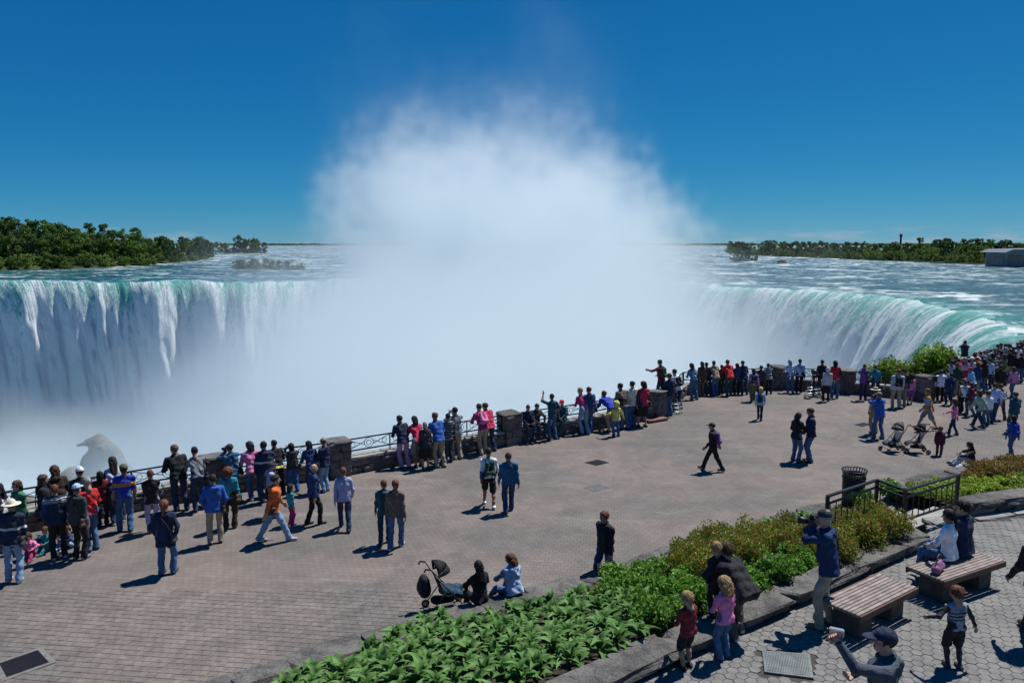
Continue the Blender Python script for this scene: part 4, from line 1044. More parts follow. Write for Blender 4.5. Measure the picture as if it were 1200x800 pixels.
def person(loc, hgt, pose, rot, label, top='black', bot='denim', hair='short', hc='hbr', cap=None, slv=None, upr=None, calf=None, shoe='char', b=None, pack=None, group=None, skin=None, cam=None, extra=None):
    b = dict(b or {})
    if b.get('top', 'jacket') == 'jacket' and not pack and len(label) % 2: b['hd'] = 1
    me, J = body_of(pose, b)
    o = link('person', me, None, loc, R(rot)); sc = hgt/1.745 if not b.get('child') else hgt/(1.79 if b['child'] == 1 else 1.86)
    # small people: same skeleton scaled, with a larger head
    jit = rng.uniform(.94, 1.12)
    o.scale = (sc*jit, sc*jit, sc)
    tag(o, label, 'person', group, 'thing')
    sk = PAL.get(skin, skin) if skin else SKINS[rng.randrange(len(SKINS))]
    setc(o, skin=sk, top=top, bot=bot, slv=slv or top, upr=upr or top, calf=(calf or (bot if b.get('bot', 'long') == 'long' else sk)), shoe=shoe)
    o['pat'] = [0.0, 0.0, 0.0]; setc(o, pat='white')
    for word, band, pc in (('plaid', (.9, 1.46, 75.0), 'black'), ('checked', (.9, 1.46, 75.0), 'char'), ('patterned', (.9, 1.46, 110.0), 'white'), ('printed', (1.20, 1.30, 0.0), 'gold'), ('back stripe', (1.16, 1.21, 0.0), 'ltgray'),
                           ('floral', (.9, 1.46, 130.0), 'pink'), ('shoulder stripes', (1.36, 1.46, 140.0), 'ltgray'), ('yellow striped', (.9, .96, 0.0), 'yellow'), ('white sun hat', (1.15, 1.20, 0.0), 'ltgray'), ('dusty pink', (1.0, 1.4, 80.0), 'lilac'),
                           ('crimson top', (1.1, 1.4, 60.0), 'white'), ('pale grey top', (1.0, 1.4, 60.0), 'gray'), ('tan and black', (.95, 1.18, 0.0), 'black'), ('blue patterned', (.9, 1.46, 110.0), 'white'), ('lilac top', (1.0, 1.4, 70.0), 'white'), ('dark sleeves', (1.12, 1.32, 85.0), 'char')):
        if word in label: o['pat'] = list(band); setc(o, pat=pc)
    Rh, Hc, hs = J['head']; Mh = mat3(Rh, Hc, hs)
    if hair:
        if b.get('h') and not cap:
            if hair not in FUR: FUR[hair] = furry(hair)
            hm = FUR[hair]
        else: hm = get_hair(hair)
        setc(child_obj('hair', hm, o, Mh), hair=hc)
    if cap: setc(child_obj({'cap': 'cap', 'hat': 'sun_hat', 'beanie': 'beanie', 'hood': 'hood'}[cap[0]], get_hair(cap[0]), o, Mh), cap=cap[1])
    Rt, pel = J['T']; tor = lambda x, y, z: pel+Rt@np.array((x, y, z-.93))
    if b.get('top', 'jacket') != 'tee': setc(child_obj('collar', COLLAR, o, mat3(Rt, tor(0, .004, 1.478))), bag=tuple(c*.75 for c in (PAL[top] if isinstance(top, str) else top)))
    if pack:
        k = tag(child_obj('backpack', PACK, o, mat3(Rt, tor(0, -.10, 1.22))), None); setc(k, bag=pack)
        for g in (-1, 1): setc(child_obj('strap', STRAP[g], k, Matrix.Identity(4)), bag=pack)
    if not pack and not b.get('child') and not POSES[pose].get('sit') and len(label) % 4 == 1:
        k = child_obj('shoulder_bag', SBAG, o, mat3(Rt, tor(.21, -.06, .90))); setc(k, bag=('black', 'brown', 'char', 'navy')[len(label) % 3])
        setc(child_obj('strap', SSTRAP, k, Matrix.Identity(4)), bag='black')
    if cam:      # a camera held up between the hands: a thing of its own
        pc = Vector(((J['wr-1']+J['wr1'])/2))+Vector((0, .05, .045)); Mw = Matrix.Translation(loc) @ Matrix.Rotation(R(rot), 4, 'Z') @ Matrix.Scale(sc, 4)
        c = empty('camera_body' if False else 'photo_camera', Mw @ pc, R(rot)); tag(c, cam, 'camera', kind='thing'); c.scale = (sc*1.25, sc*1.25, sc*1.25)
        q = MB(); q.box((-.068, -.03, -.045), (.068, .03, .04)); q.box((-.028, -.028, .04), (.028, .028, .068)); q.build('camera_case', M_BLKP, c, bevel=.008)
        q = MB(); q.lathe([(.001, 0), (.036, 0), (.036, .05), (.042, .06), (.042, .115), (.036, .118)], 16)
        l = q.build('lens', M_BLKP, c, True); l.rotation_euler = (R(-90), 0, 0); l.location = (0, .028, 0)
        q = MB(); q.lathe([(.0005, .112), (.035, .112)], 16); q.build('front_glass', M_GLASS, l)
    return o, J
def keep_inside(g, md=0.55):
    """push a standing point to the plaza side of the parapet"""
    best = None
    for a, b in zip(RAIL, RAIL[1:]):
        d = b-a; t = max(0, min(1, (g-a).dot(d)/d.length_squared)); c = a+d*t; dn = d.normalized(); inn = Vector((dn.y, -dn.x, 0)); w = g-c
        if best is None or w.length < best[0]: best = (w.length, w.dot(inn), c, inn)
    if best[1] < md and best[0] < 4: g = best[2]+best[3]*md
    return g
PLACED = []
def stand(px, fy, hy, pose, rot, label, **k):
    """feet pixel, head-top pixel row -> place and height"""
    g = keep_inside(at(px, fy), .62 if pose in ('lean', 'bend') else .5); PLACED.append(g); t = ray(px, hy); hh = CAMZ + t.z*(g.y/t.y)
    f = {'lean': 1.10, 'lean2': 1.04, 'bend': 1.35, 'camera': 1.0}.get(pose, 1.0)
    hh = hh*f; lo = 0.8 if k.get('b', {}).get('child') else 1.52
    hh = min(max(hh, lo), 1.93 if not k.get('b', {}).get('child') else 1.45)
    return person(g, hh, pose, rot, label, **k)
# ------------------------------------------------------------------ who stands where (pixel of the feet, pixel row of the head top)
K1 = dict(child=1); K2 = dict(child=2); FM = dict(fem=1); BIG = dict(w=1.14); TEE = dict(top='tee'); FT = dict(fem=1, top='tee'); COAT = dict(top='coat', fem=1); SH = dict(top='tee', bot='shorts')
SKT = dict(fem=1, bot='skirt'); KT = dict(child=1, top='tee')
G1 = 'visitors lined up along the railing'; G2 = 'visitors walking on the plaza'; G3 = 'visitors in the dense crowd'
rows = [
 # group by the wall with the white hat man
 (18, 682, 580, 'stand2', 20, 'man in wide white sun hat, navy jacket and pale jeans', dict(top='navy', bot='ltdenim', hair='short', cap=('hat', 'cream'), shoe='ltgray', b=BIG)),
 (-4, 640, 554, 'lean2', 33, 'person in black jacket with bright blue backpack at the wall', dict(top='black', bot='dkdenim', pack='royal')),
 (28, 640, 563, 'crossed', 150, 'brown haired woman in green sweater with folded arms', dict(top='green', bot='dkgreen', hair='bob', b=FM)),
 (54, 640, 557, 'stand', -60, 'brown haired woman in plain black jacket beside the green sweater', dict(top='black', bot='dkdenim', hair='bob', b=FM)),
 (71, 628, 549, 'lean2', 30, 'woman in dark brown jacket leaning on the wall before the white cap', dict(top='dkbrown', bot='black', hair='bob', b=FM)),
 (98, 632, 540, 'stand2', 40, 'large man in white cap and dark brown jacket', dict(top='dkbrown', bot='char', cap=('cap', 'white'), b=BIG)),
 (70, 655, 569, 'pockets', 35, 'man in navy track jacket with pale shoulder stripes', dict(top='navy', bot='black', hair='short', hc='hred', shoe='ltgray', upr='dkblue', slv='navy')),
 (94, 655, 568, 'stand', -10, 'youth in light blue cap and black and grey jacket', dict(top='char', bot='black', cap=('cap', 'ltblue'), shoe='gray', slv='gray')),
 (109, 645, 560, 'front', 60, 'grey haired man in bright red shirt and jeans', dict(top='red', bot='denim', hc='hgray', b=dict(top='tee', w=1.08))),
 (138, 612, 534, 'lean', 38, 'long haired woman in grey and blue baseball shirt over the railing', dict(top='ltgray', upr='dkblue', slv='dkblue', bot='dkdenim', hair='long', hc='hdk', b=FT, shoe='white')),
 (121, 616, 562, 'stand', 25, 'short figure in black and dark red beside the baseball shirt', dict(top='dkred', bot='black', hair='long', hc='hblack', b=FM)),
 (148, 622, 545, 'stand2', 28, 'man in royal blue printed shirt, olive cap and jeans', dict(top='royal', bot='denim', cap=('cap', 'olive'), hc='hblack', skin=(.16, .085, .05), b=TEE, slv='skin')),
 (180, 624, 551, 'hold', 30, 'woman in black jacket and white trousers holding a child', dict(top='black', bot='lav', hair='short', hc='hred', b=FM, calf='lav')),
 (211, 597, 524, 'lean2', 33, 'red haired person in black jacket and jeans at the railing', dict(top='black', bot='dkdenim', hc='hred')),
 (233, 597, 519, 'lean', 33, 'man in grey shirt with dark shoulder strap at the railing', dict(top='gray', bot='dkdenim', hc='hblack', b=TEE)),
 (274, 588, 521, 'camera', 55, 'photographer in teal blue jacket and dark cap', dict(top='tealblue', bot='denim', cap=('cap', 'char'), cam='black camera held by the teal blue photographer at the railing')),
 (270, 619, 548, 'stand', 10, 'curly auburn haired woman in turquoise top and brown trousers', dict(top='teal', bot='dkbrown', hair='curly', hc='hred', b=FT)),
 (253, 637, 557, 'pockets', 25, 'man in blue jacket and khaki trousers', dict(top='blue', bot='khaki', hc='hdk', b=BIG)),
 (196, 673, 587, 'pockets', 5, 'woman in long navy coat and jeans alone on the paving', dict(top='navy', bot='denim', hair='pony', hc='hred', b=COAT, shoe='brown')),
 (298, 585, 520, 'lean2', 33, 'woman in pink jacket with thin strap and jeans', dict(top='pink', bot='denim', hair='bob', hc='hdk', b=FM, shoe='white')),
 (312, 588, 518, 'stand', 33, 'black haired man in navy jacket with pale back stripe', dict(top='navy', bot='dkdenim', hc='hblack', b=BIG)),
 (326, 579, 518, 'lean2', 33, 'youth in plain black top beside the yellow striped waist', dict(top='black', bot='black', hc='hblack')),
 (344, 576, 520, 'camera2', 40, 'person in black with blue trousers lifting both hands', dict(top='char', bot='blue', hair='bob', hc='hblack')),
 (318, 606, 542, 'stand', -65, 'person in pale lavender jacket and dark visor', dict(top='lav', bot='char', cap=('cap', 'char'), b=FM)),
 (322, 634, 556, 'walk', -70, 'man in bright orange vest striding in light jeans', dict(top='orange', slv='orange', bot='ltdenim', hc='hdk', shoe='ltgray')),
 (341, 615, 568, 'stand', -50, 'small child in turquoise shirt and magenta trousers', dict(top='teal', bot='magenta', hair='bob', hc='hdk', b=K1)),
 (368, 614, 544, 'step', -55, 'balding man in dark blue jacket and black trousers', dict(top='dkblue', bot='black', hair='bald', hc='hgray', b=BIG)),
 (382, 576, 514, 'front', 60, 'man in navy jacket, tan cap and light jeans near the pillar', dict(top='navy', bot='ltdenim', cap=('cap', 'tan'))),
 (366, 578, 519, 'lean2', 30, 'woman in mid blue jacket beside the tan cap', dict(top='dkblue', bot='dkdenim', hair='bob', hc='hblack', b=FM)),
 (404, 620, 548, 'walk2', 15, 'red haired woman in grey lavender hooded top walking', dict(top='lav', bot='dkdenim', hair='short', hc='hred', b=dict(fem=1, w=1.1), shoe='brown')),
 (451, 637, 563, 'step', 5, 'companion in dark teal jacket walking beside the taupe jacket', dict(top='dkteal', bot='dkdenim', hc='hred', hair='short', b=FM)),
 (464, 642, 563, 'step', -8, 'woman in taupe jacket and blue jeans strolling', dict(top='taupe', bot='denim', hc='hred', hair='short', b=FM, shoe='ltgray')),
 # middle bays
 (472, 547, 489, 'lean2', 33, 'person in navy jacket and lilac trousers', dict(top='navy', bot='lilac', hc='hdk')),
 (489, 546, 491, 'lean', 33, 'woman in red jacket and grey green skirt', dict(top='crimson', bot='gray', hair='bob', hc='hdk', b=SKT)),
 (499, 550, 495, 'stand', 20, 'grey haired woman in charcoal jacket and black skirt', dict(top='char', bot='black', hc='hgray', b=SKT)),
 (514, 547, 482, 'lean2', 33, 'red haired person in bright blue jacket and khaki trousers', dict(top='blue', bot='khaki', hc='hred')),
 (526, 542, 485, 'stand', 28, 'person in black and white plaid shirt', dict(top='gray', upr='black', slv='black', bot='dkdenim', hc='hdk')),
 (535, 538, 478, 'camera2', 35, 'tall man in grey jacket raising binoculars', dict(top='gray', bot='khaki', hc='hblack')),
 (559, 529, 475, 'lean', 33, 'person in magenta jacket with pink backpack and khaki trousers', dict(top='magenta', bot='khaki', pack='pink', hc='hdk')),
 (572, 528, 474, 'lean2', 40, 'person in red jacket over black trousers leaning by the pillar', dict(top='crimson', slv='black', bot='dkdenim', hc='hbr')),
 (573, 593, 525, 'walk2', 12, 'walker in white shirt, green backpack and black shorts', dict(top='white', bot='black', pack='dkgreen', hc='hdk', b=SH, shoe='white', slv='blue')),
 (596, 600, 531, 'step', 8, 'man in blue denim shirt and blue jeans', dict(top='tealblue', bot='dkblue', hc='hbr')),
 (621, 518, 476, 'sit', 200, 'slim youth in navy sitting on the wall by the pillar', dict(top='navy', bot='dkdenim', hc='hbr', sitz=.55)),
 (630, 516, 472, 'sit', 215, 'dark haired youth in charcoal sitting on the wall', dict(top='char', bot='dkdenim', hc='hdk', sitz=.55)),
 (645, 514, 462, 'wave', 33, 'waving youth with red jacket tied round the waist', dict(top='dkteal', bot='denim', hc='hdk', slv='skin')),
 (664, 511, 467, 'sit', 150, 'person in red cap and dark jacket sitting on the wall', dict(top='dkteal', bot='dkgreen', cap=('cap', 'red'), sitz=.55)),
 (679, 507, 456, 'lean2', 33, 'woman in magenta top and light jeans', dict(top='magenta', bot='ltdenim', hair='short', hc='hblond', b=FT)),
 (690, 507, 454, 'stand', 30, 'man in blue jacket beside the magenta top', dict(top='dkblue', bot='denim', hc='hbr')),
 (712, 504, 458, 'bend', 33, 'person in royal blue jacket bending over the railing', dict(top='royal', bot='khaki', hc='hbr')),
 (722, 511, 471, 'armsout', 28, 'child in pale yellow hooded jacket', dict(top='yellow', bot='denim', hc='hbr', b=K1, cap=('hood', 'yellow'))),
 (730, 502, 447, 'lean2', 33, 'person in tan and black jacket beside the cream jumper', dict(top='taupe', bot='denim', hc='hblack')),
 (741, 500, 446, 'stand', 33, 'person in cream jumper and jeans at the railing', dict(top='cream', bot='denim', hc='hblack')),
 (753, 500, 444, 'stand2', 25, 'woman in red shawl over a black skirt', dict(top='crimson', upr='char', slv='char', bot='black', hair='bob', hc='hdk', b=SKT)),
 (778, 487, 438, 'stand', 30, 'person in navy jacket and jeans beside the pillar', dict(top='navy', bot='denim', hc='hbr')),
 (786, 479, 434, 'lean2', 35, 'person with white shirt and black backpack at the coin viewer', dict(top='white', bot='navy', pack='black', hc='hdk')),
 (812, 468, 427, 'lean2', 20, 'woman in light blue plaid shirt and jeans', dict(top='sky', bot='denim', hair='bob', hc='hblack', b=FT)),
 (822, 464, 424, 'stand', 15, 'long haired woman in brown coat', dict(top='brown', bot='taupe', hair='long', hc='hbr', b=COAT)),
 (829, 463, 426, 'lean2', 15, 'person in dark navy between brown coat and tan jacket', dict(top='navy', bot='dkdenim', hc='hdk')),
 (837, 463, 425, 'lean', 12, 'man in tan jacket and jeans leaning forward', dict(top='tan', bot='denim', hc='hdk')),
 (845, 462, 430, 'stand', 10, 'short person in charcoal beside the tan jacket', dict(top='char', bot='char', hc='hdk')),
 (853, 463, 424, 'lean', 8, 'person in bright red jacket leaning on the railing before the falls', dict(top='red', bot='dkteal', hc='hbr')),
 (863, 462, 426, 'stand', 5, 'person in dark blue jacket next to the bright red jacket', dict(top='dkblue', bot='black', hair='bob', hc='hdk', b=FM)),
 (871, 462, 424, 'lean2', 5, 'tall person in navy with white at the waist', dict(top='navy', bot='dkdenim', hc='hdk')),
 (882, 470, 432, 'step', 0, 'person in mauve grey shirt and olive trousers', dict(top='lilac', bot='olive', hair='bob', hc='hdk', b=FT, pack='navy')),
 (891, 463, 431, 'stand', 0, 'dark clothed person behind the mauve grey shirt', dict(top='char', bot='black', hc='hblack')),
 (900, 461, 427, 'lean2', -10, 'person in black and white checked jacket by the pillar', dict(top='ltgray', upr='char', slv='ltgray', bot='black', hc='hblack')),
 (890, 492, 452, 'walk2', -20, 'child in pale blue jacket, yellow cap and dark backpack', dict(top='sky', bot='navy', pack='char', cap=('cap', 'yellow'), hc='hblond', b=K1)),
 (925, 460, 423, 'lean2', -15, 'woman in blue patterned shirt and jeans beside the pale blue shirt', dict(top='lav', bot='denim', hair='bob', hc='hgray', b=FT)),
 (936, 460, 421, 'stand', -15, 'man in pale blue shirt and black trousers', dict(top='ltblue', bot='black', hc='hdk', b=TEE)),
 (962, 463, 422, 'stand', -10, 'tall person in black beside the coin viewer', dict(top='black', slv='dkred', bot='char', hc='hdk')),
 (968, 470, 431, 'stand2', -5, 'youth in pale grey hooded top and black trousers', dict(top='ltgray', bot='black', hc='hgray', cap=('hood', 'ltgray'), shoe='black')),
 (977, 466, 424, 'lean2', -30, 'black haired woman in red jacket and jeans by the pillar', dict(top='red', upr='black', bot='denim', hair='bob', hc='hblack', b=FM)),
 (1011, 469, 427, 'camera2', -20, 'person in purple and olive with navy trousers', dict(top='purple', bot='navy', hc='hred')),
 (1025, 467, 429, 'lean2', -20, 'person in turquoise shirt before the leafy bushes', dict(top='teal', bot='dkdenim', hair='short', hc='hred', b=FT)),
 (1050, 478, 433, 'stand2', -10, 'man in grey shirt with black backpack and khaki trousers', dict(top='ltgray', bot='khaki', pack='black', hc='hred')),
 (1057, 477, 432, 'stand', -10, 'man in black top and grey trousers beside the black backpack', dict(top='black', bot='gray', hc='hdk', b=TEE)),
 (1066, 473, 437, 'stand', -10, 'girl in pink top and dark skirt', dict(top='pink', bot='purple', hair='long', hc='hdk', b=dict(child=1, bot='skirt'))),
 # plaza, right half
 (835, 551, 495, 'walk', 70, 'youth in black with dark cap and purple backpack striding', dict(top='black', bot='black', cap=('cap', 'char'), pack='purple', shoe='char')),
 (932, 541, 484, 'front', -60, 'long haired woman in black top and jeans talking', dict(top='black', bot='denim', hair='long', hc='hdk', b=FM)),
 (949, 541, 477, 'front', 75, 'man in dark navy jacket facing the long haired woman', dict(top='navy', bot='denim', hc='hbr')),
 (1029, 514, 460, 'camera', 20, 'man in blue shirt, jeans and pale cap photographing', dict(top='blue', bot='denim', cap=('cap', 'tan'), b=BIG, cam='camera raised by the man in blue shirt on the plaza')),
 (1024, 508, 454, 'stand', 15, 'woman in floral shirt and pale hat beside the blue shirted man', dict(top='pgreen', bot='tan', cap=('hat', 'pgreen'), hair='bob', b=FT)),
 (1086, 503, 455, 'walk', 65, 'woman with orange jumper over grey shorts striding', dict(top='gold', slv='skin', upr='sky', bot='gray', hc='hred', hair='short', b=dict(fem=1, bot='shorts'))),
 (1117, 509, 466, 'reach', 40, 'girl in pink jacket stretching out her arm', dict(top='pink', slv='hotpink', upr='hotpink', bot='dkdenim', hc='hbr', hair='bob', b=dict(child=1))),
 (1100, 533, 500, 'stand', 160, 'small child in purple poncho beside the pushchairs', dict(top='maroon', bot='maroon', hair='bob', hc='hbr', b=dict(child=1, top='coat', w=1.45))),
 (1185, 535, 491, 'step', 15, 'woman in blue with blue and pink bag on her back', dict(top='blue', bot='denim', hair='long', hc='hblack', pack='royal', b=FM)),
 (1187, 506, 460, 'stand2', 10, 'broad man in dark denim jacket', dict(top='dkteal', bot='dkteal', hc='hdk', b=BIG)),
 (1171, 491, 450, 'walk2', 0, 'walker in dark clothes with pale grey backpack', dict(top='taupe', bot='char', pack='ltgray', hc='hbr')),
 (1146, 501, 457, 'walk', 20, 'woman in pale green jacket and dark trousers', dict(top='pgreen', bot='dkdenim', hair='bob', hc='hbr', b=FM)),
 (1156, 498, 457, 'stand', 5, 'child in white shirt and jeans beside the pale green jacket', dict(top='white', bot='denim', hc='hbr', b=K1)),
 (1163, 494, 449, 'step', -5, 'man in white and blue shirt with dark jeans', dict(top='ltblue', bot='dkblue', hc='hdk', b=TEE)),
 (1129, 484, 450, 'walk', -40, 'person in white sleeveless top and black trousers', dict(top='white', slv='skin', upr='skin', bot='black', hc='hdk', b=TEE)),
 (1126, 482, 445, 'stand', 10, 'person in rust brown jacket behind the white sleeveless top', dict(top='brown', bot='black', hc='hbr')),
 (1137, 487, 452, 'step', 60, 'person in maroon jacket and jeans among the walkers', dict(top='maroon', bot='denim', hc='hbr', hair='bob', b=FM)),
 (1186, 465, 437, 'step', 5, 'woman in dusty pink top and jeans in the crowd', dict(top='pink', bot='denim', hair='bob', hc='hbr', b=FM)),
 (1171, 466, 428, 'pockets', 5, 'big man in black jacket with legs apart', dict(top='black', bot='taupe', hc='hbr', b=BIG)),
 (1158, 457, 420, 'stand', 0, 'man in pale blue shirt inside the crowd', dict(top='ltblue', bot='dkdenim', hc='hblack', b=TEE)),
 (1195, 448, 414, 'stand', 0, 'tall man in black beside the white shirt in the crowd', dict(top='black', bot='denim', hc='hblack')),
 (1192, 438, 405, 'stand', 0, 'person in white shirt deep in the crowd', dict(top='white', bot='ltdenim', hc='hblack')),
 (1109, 468, 437, 'lean2', -20, 'person in navy and white at the corner pillar', dict(top='ltgray', upr='navy', slv='navy', bot='navy', hc='hblack')),
 (1101, 470, 441, 'stand', -25, 'person in white blouse and black waistcoat by the corner pillar', dict(top='white', upr='char', bot='black', hc='hdk', b=FM)),
 (1112, 474, 444, 'stand2', -10, 'person in indigo with a dark blue bag in the crowd', dict(top='dkblue', bot='dkdenim', hc='hblack', pack='navy')),
]
for (px, fy, hy, pose, rot, lab, kw) in rows:
    kw = dict(kw); sz = kw.pop('sitz', None); kw.pop('tophem', None)
    kw.setdefault('group', G1 if hy < 545 and fy < 600 and not (800 < px and fy > 475) else G2)
    if sz is not None:
        g = keep_inside(at(px, fy), .5); n = Vector((-.54, .84, 0)); person(g + n*0.36 + Vector((0, 0, .20)), 1.66, pose, rot, lab, **kw)
    else: stand(px, fy, hy, pose, rot, lab, **kw)
# the red shirted man on the wall
rp = PIL[3].lerp(RAIL[6], .17); person(Vector((rp.x, rp.y, .578)), 1.86, 'point', 45, 'man in red shirt standing up on the wall pointing', top='dkred', bot='dkdenim', hc='hdk', pack='dkgreen', group=G1)
p_ = RAIL[10]; person(Vector((p_.x, p_.y, .578)), 1.70, 'camera', -20, 'dark photographer standing above the crowd on the wall', top='char', bot='black', hc='hblack', group=G1, cam='camera of the photographer standing above the crowd')
# dense crowd along the far railing
cc = [('navy', 'dkdenim'), ('black', 'denim'), ('dkblue', 'black'), ('dkred', 'dkdenim'), ('char', 'khaki'), ('tealblue', 'black'), ('maroon', 'denim'), ('gray', 'black'), ('brown', 'denim'), ('royal', 'black'), ('purple', 'dkdenim'), ('dkgreen', 'khaki'),
      ('crimson', 'black'), ('ltgray', 'dkdenim'), ('gold', 'denim'), ('dkteal', 'dkdenim'), ('taupe', 'black'), ('blue', 'khaki'), ('lav', 'denim'), ('black', 'black'), ('navy', 'khaki'), ('char', 'denim'), ('dkblue', 'khaki'), ('dkbrown', 'denim'),
      ('olive', 'black'), ('sky', 'dkdenim'), ('black', 'khaki'), ('pink', 'denim'), ('green', 'black'), ('cream', 'dkdenim'), ('magenta', 'black'), ('navy', 'gray'), ('gray', 'denim'), ('dkred', 'black'), ('orange', 'denim'), ('white', 'black'),
      ('taupe', 'denim'), ('maroon', 'black'), ('royal', 'denim'), ('tan', 'denim'), ('teal', 'black'), ('gray', 'khaki'), ('blue', 'denim'), ('brown', 'khaki'), ('lilac', 'denim'), ('dkblue', 'denim'), ('black', 'dkdenim'), ('red', 'denim'), ('dkteal', 'khaki'), ('ltblue', 'khaki'), ('purple', 'black'), ('cream', 'denim'), ('char', 'black'), ('dkgreen', 'denim')]
cn = dict(navy='navy', black='black', dkblue='dark blue', dkred='dark red', char='charcoal', tealblue='teal blue', maroon='maroon', gray='grey', brown='brown', royal='royal blue', purple='purple', dkgreen='dark green', crimson='crimson', ltgray='pale grey',
          gold='amber', dkteal='dark teal', taupe='taupe', blue='blue', lav='lavender', dkbrown='dark brown', olive='olive', sky='sky blue', pink='pink', green='green', cream='cream', magenta='magenta', orange='orange', white='white', tan='tan', teal='turquoise', lilac='lilac', red='bright red', ltblue='pale blue', dkdenim='dark jeans',
          denim='jeans', khaki='khaki trousers')
r2 = random.Random(5)
spots = [(1116, 458), (1124, 455), (1133, 452), (1141, 449), (1148, 446), (1156, 443), (1164, 440), (1171, 437), (1178, 434), (1186, 431), (1194, 429), (1120, 463), (1130, 460), (1139, 458), (1147, 455), (1152, 452), (1163, 449), (1170, 446), (1177, 443), (1185, 440),
         (1193, 436), (1199, 433), (1143, 464), (1150, 461), (1176, 452), (1138, 468), (1183, 447), (1201, 441), (1167, 431), (1181, 426), (1190, 424), (1198, 421), (1174, 429), (1159, 436), (1151, 440), (1135, 446)] + [(1160+6.3*i+r2.uniform(-2, 2), 437-2.1*i+r2.uniform(-2, 9)) for i in range(8)] + [(1112+9*i, 460-3.4*i+r2.uniform(-1, 3)) for i in range(10)]
for k, (px, fy) in enumerate(spots):
    t_, b_ = cc[k]; h_ = r2.choice(['short', 'short', 'short', 'bob', 'long']); pz = r2.choice(['stand', 'lean2', 'stand2', 'stand', 'pockets', 'camera2'])
    fem = h_ in ('bob', 'long'); cap = ('cap', r2.choice(['navy', 'white', 'char', 'red'])) if r2.random() < .18 else None
    lb = 'visitor in %s top and %s packed in the crowd by the far railing' % (cn[t_], cn.get(b_, cn.get(b_, b_)+' trousers') if b_ in ('dkdenim', 'denim', 'khaki') else {'black': 'black', 'gray': 'grey'}[b_]+' trousers')
    g0 = at(px+r2.uniform(-1, 1), fy); g = keep_inside(g0, .5)
    for tr in range(40):
        if all((g-q).length > .46 for q in PLACED): break
        g = keep_inside(g0+Vector((r2.uniform(-1, 1), r2.uniform(-1, 1), 0))*(.2+tr*.05), .5)
    PLACED.append(g); person(g, r2.uniform(1.58, 1.85), pz, r2.uniform(-5, 40), lb, top=t_, bot=b_, hair=h_, hc=r2.choice(['hblack', 'hdk', 'hbr', 'hgray', 'hblack']), cap=cap, b=FM if fem else {}, group=G3)

# seated children by the wall
for px, fy, hgt, rot, lab, kw in ((36, 652, 1.18, 195, 'girl in pink sitting on the paving by the wall', dict(top='pink', bot='magenta', hair='bob', hc='hbr', b=K1)),
                                  (58, 644, 1.15, 170, 'child in pale turquoise sitting beside the girl in pink', dict(top='teal', bot='teal', hair='short', hc='hred', b=K1)),
                                  (83, 641, 1.05, 160, 'small child in blue sitting behind the track jacket', dict(top='dkblue', bot='sky', hair='short', hc='hbr', b=K1))):
    person(at(px, fy), hgt, 'ground', rot, lab, group='children sitting by the wall', **kw)
# the toddler carried in arms: rests against the woman in white trousers
q = at(180, 624); person(Vector((q.x-.22, q.y+.20, .78)), .80, 'sit', -60, 'toddler in dark top carried by the woman in white trousers', top='char', bot='navy', hc='hblond', b=K2)
# woman sitting on the paving at the kerb
q = at(1140, 547, 0.0); person(q, 1.62, 'ground', 65, 'woman in black top sitting on the ground by the kerb', top='black', bot='ltgray', hair='long', hc='hblack', b=FM)
# two women on the planter wall
HI = 0.013
def seated(px, py, z, hgt, pose, rot, lab, **kw):      # pixel of the seat contact
    g = at(px, py, z); sc = hgt/1.745; person(g - Vector((0, 0, (.50-.115)*sc)) , hgt, pose, rot, lab, **kw)
seated(563, 706, .44, 1.60, 'sit', 30, 'woman all in black sitting on the planter wall', top='black', bot='black', hair='long', hc='hblack', b=dict(fem=1, h=HI))
seated(603, 697, .44, 1.60, 'sitx', 40, 'woman in grey blue hooded top sitting on the planter wall', top='ltblue', bot='denim', hair='bob', hc='hred', b=dict(fem=1, h=HI), upr=(.20, .27, .36))
# man coming towards the planter
person(at(709, 686), 1.76, 'step', 128, 'man in black jacket walking towards the planter wall', top='black', bot='dkblue', hc='hred', b=dict(h=.015))
# terrace
def terr(px, py): return at(px, py, ZT)
def pt(px, fy, hgt, pose, rot, lab, **kw): return person(terr(px, fy), hgt, pose, rot, lab, **kw)
o_ph, J_ph = pt(966, 734, 1.80, 'camera', 68, 'photographer in blue jacket and khaki trousers beside the empty bench', top=(.014, .034, .10), bot='khaki', hair='short', hc='hgray', cap=('cap', 'char'), shoe='taupe', b=dict(w=1.1, h=HI), cam='large black camera held up by the photographer in blue jacket')
pt(1117, 782, 1.12, 'armsout', 8, 'boy in grey shirt with dark sleeves and black shorts', top=(.26, .30, .36), upr='black', slv='black', bot='black', calf='char', hair='short', hc='hred', b=dict(child=1, top='tee', bot='shorts', h=HI), shoe='char')
pt(848, 772, 1.16, 'front', 30, 'girl in pink jacket and jeans at the stone coping', top='pink', bot='denim', hair='bob', hc='hblond', b=dict(child=1, fem=1, h=HI), shoe='black')
pt(805, 783, 1.06, 'front', 35, 'fair haired boy in dark red jacket and black shorts', top='dkred', upr='dkred', slv='dkred', bot='black', hair='short', hc='hblond', b=dict(child=1, bot='shorts', h=HI), shoe='black')
pt(862, 745, 1.66, 'crouch', 30, 'woman in black jacket stooping over the planting bed', top='black', bot='char', calf='taupe', hair='short', hc='hbr', b=dict(fem=1, h=HI), shoe='ltgray')
g = at(838, 722, 2.22); person(g, 1.12, 'stand', 25, 'fair haired child in black standing on the coping', top='black', bot='black', hair='short', hc='hblond', b=dict(child=1, h=HI))
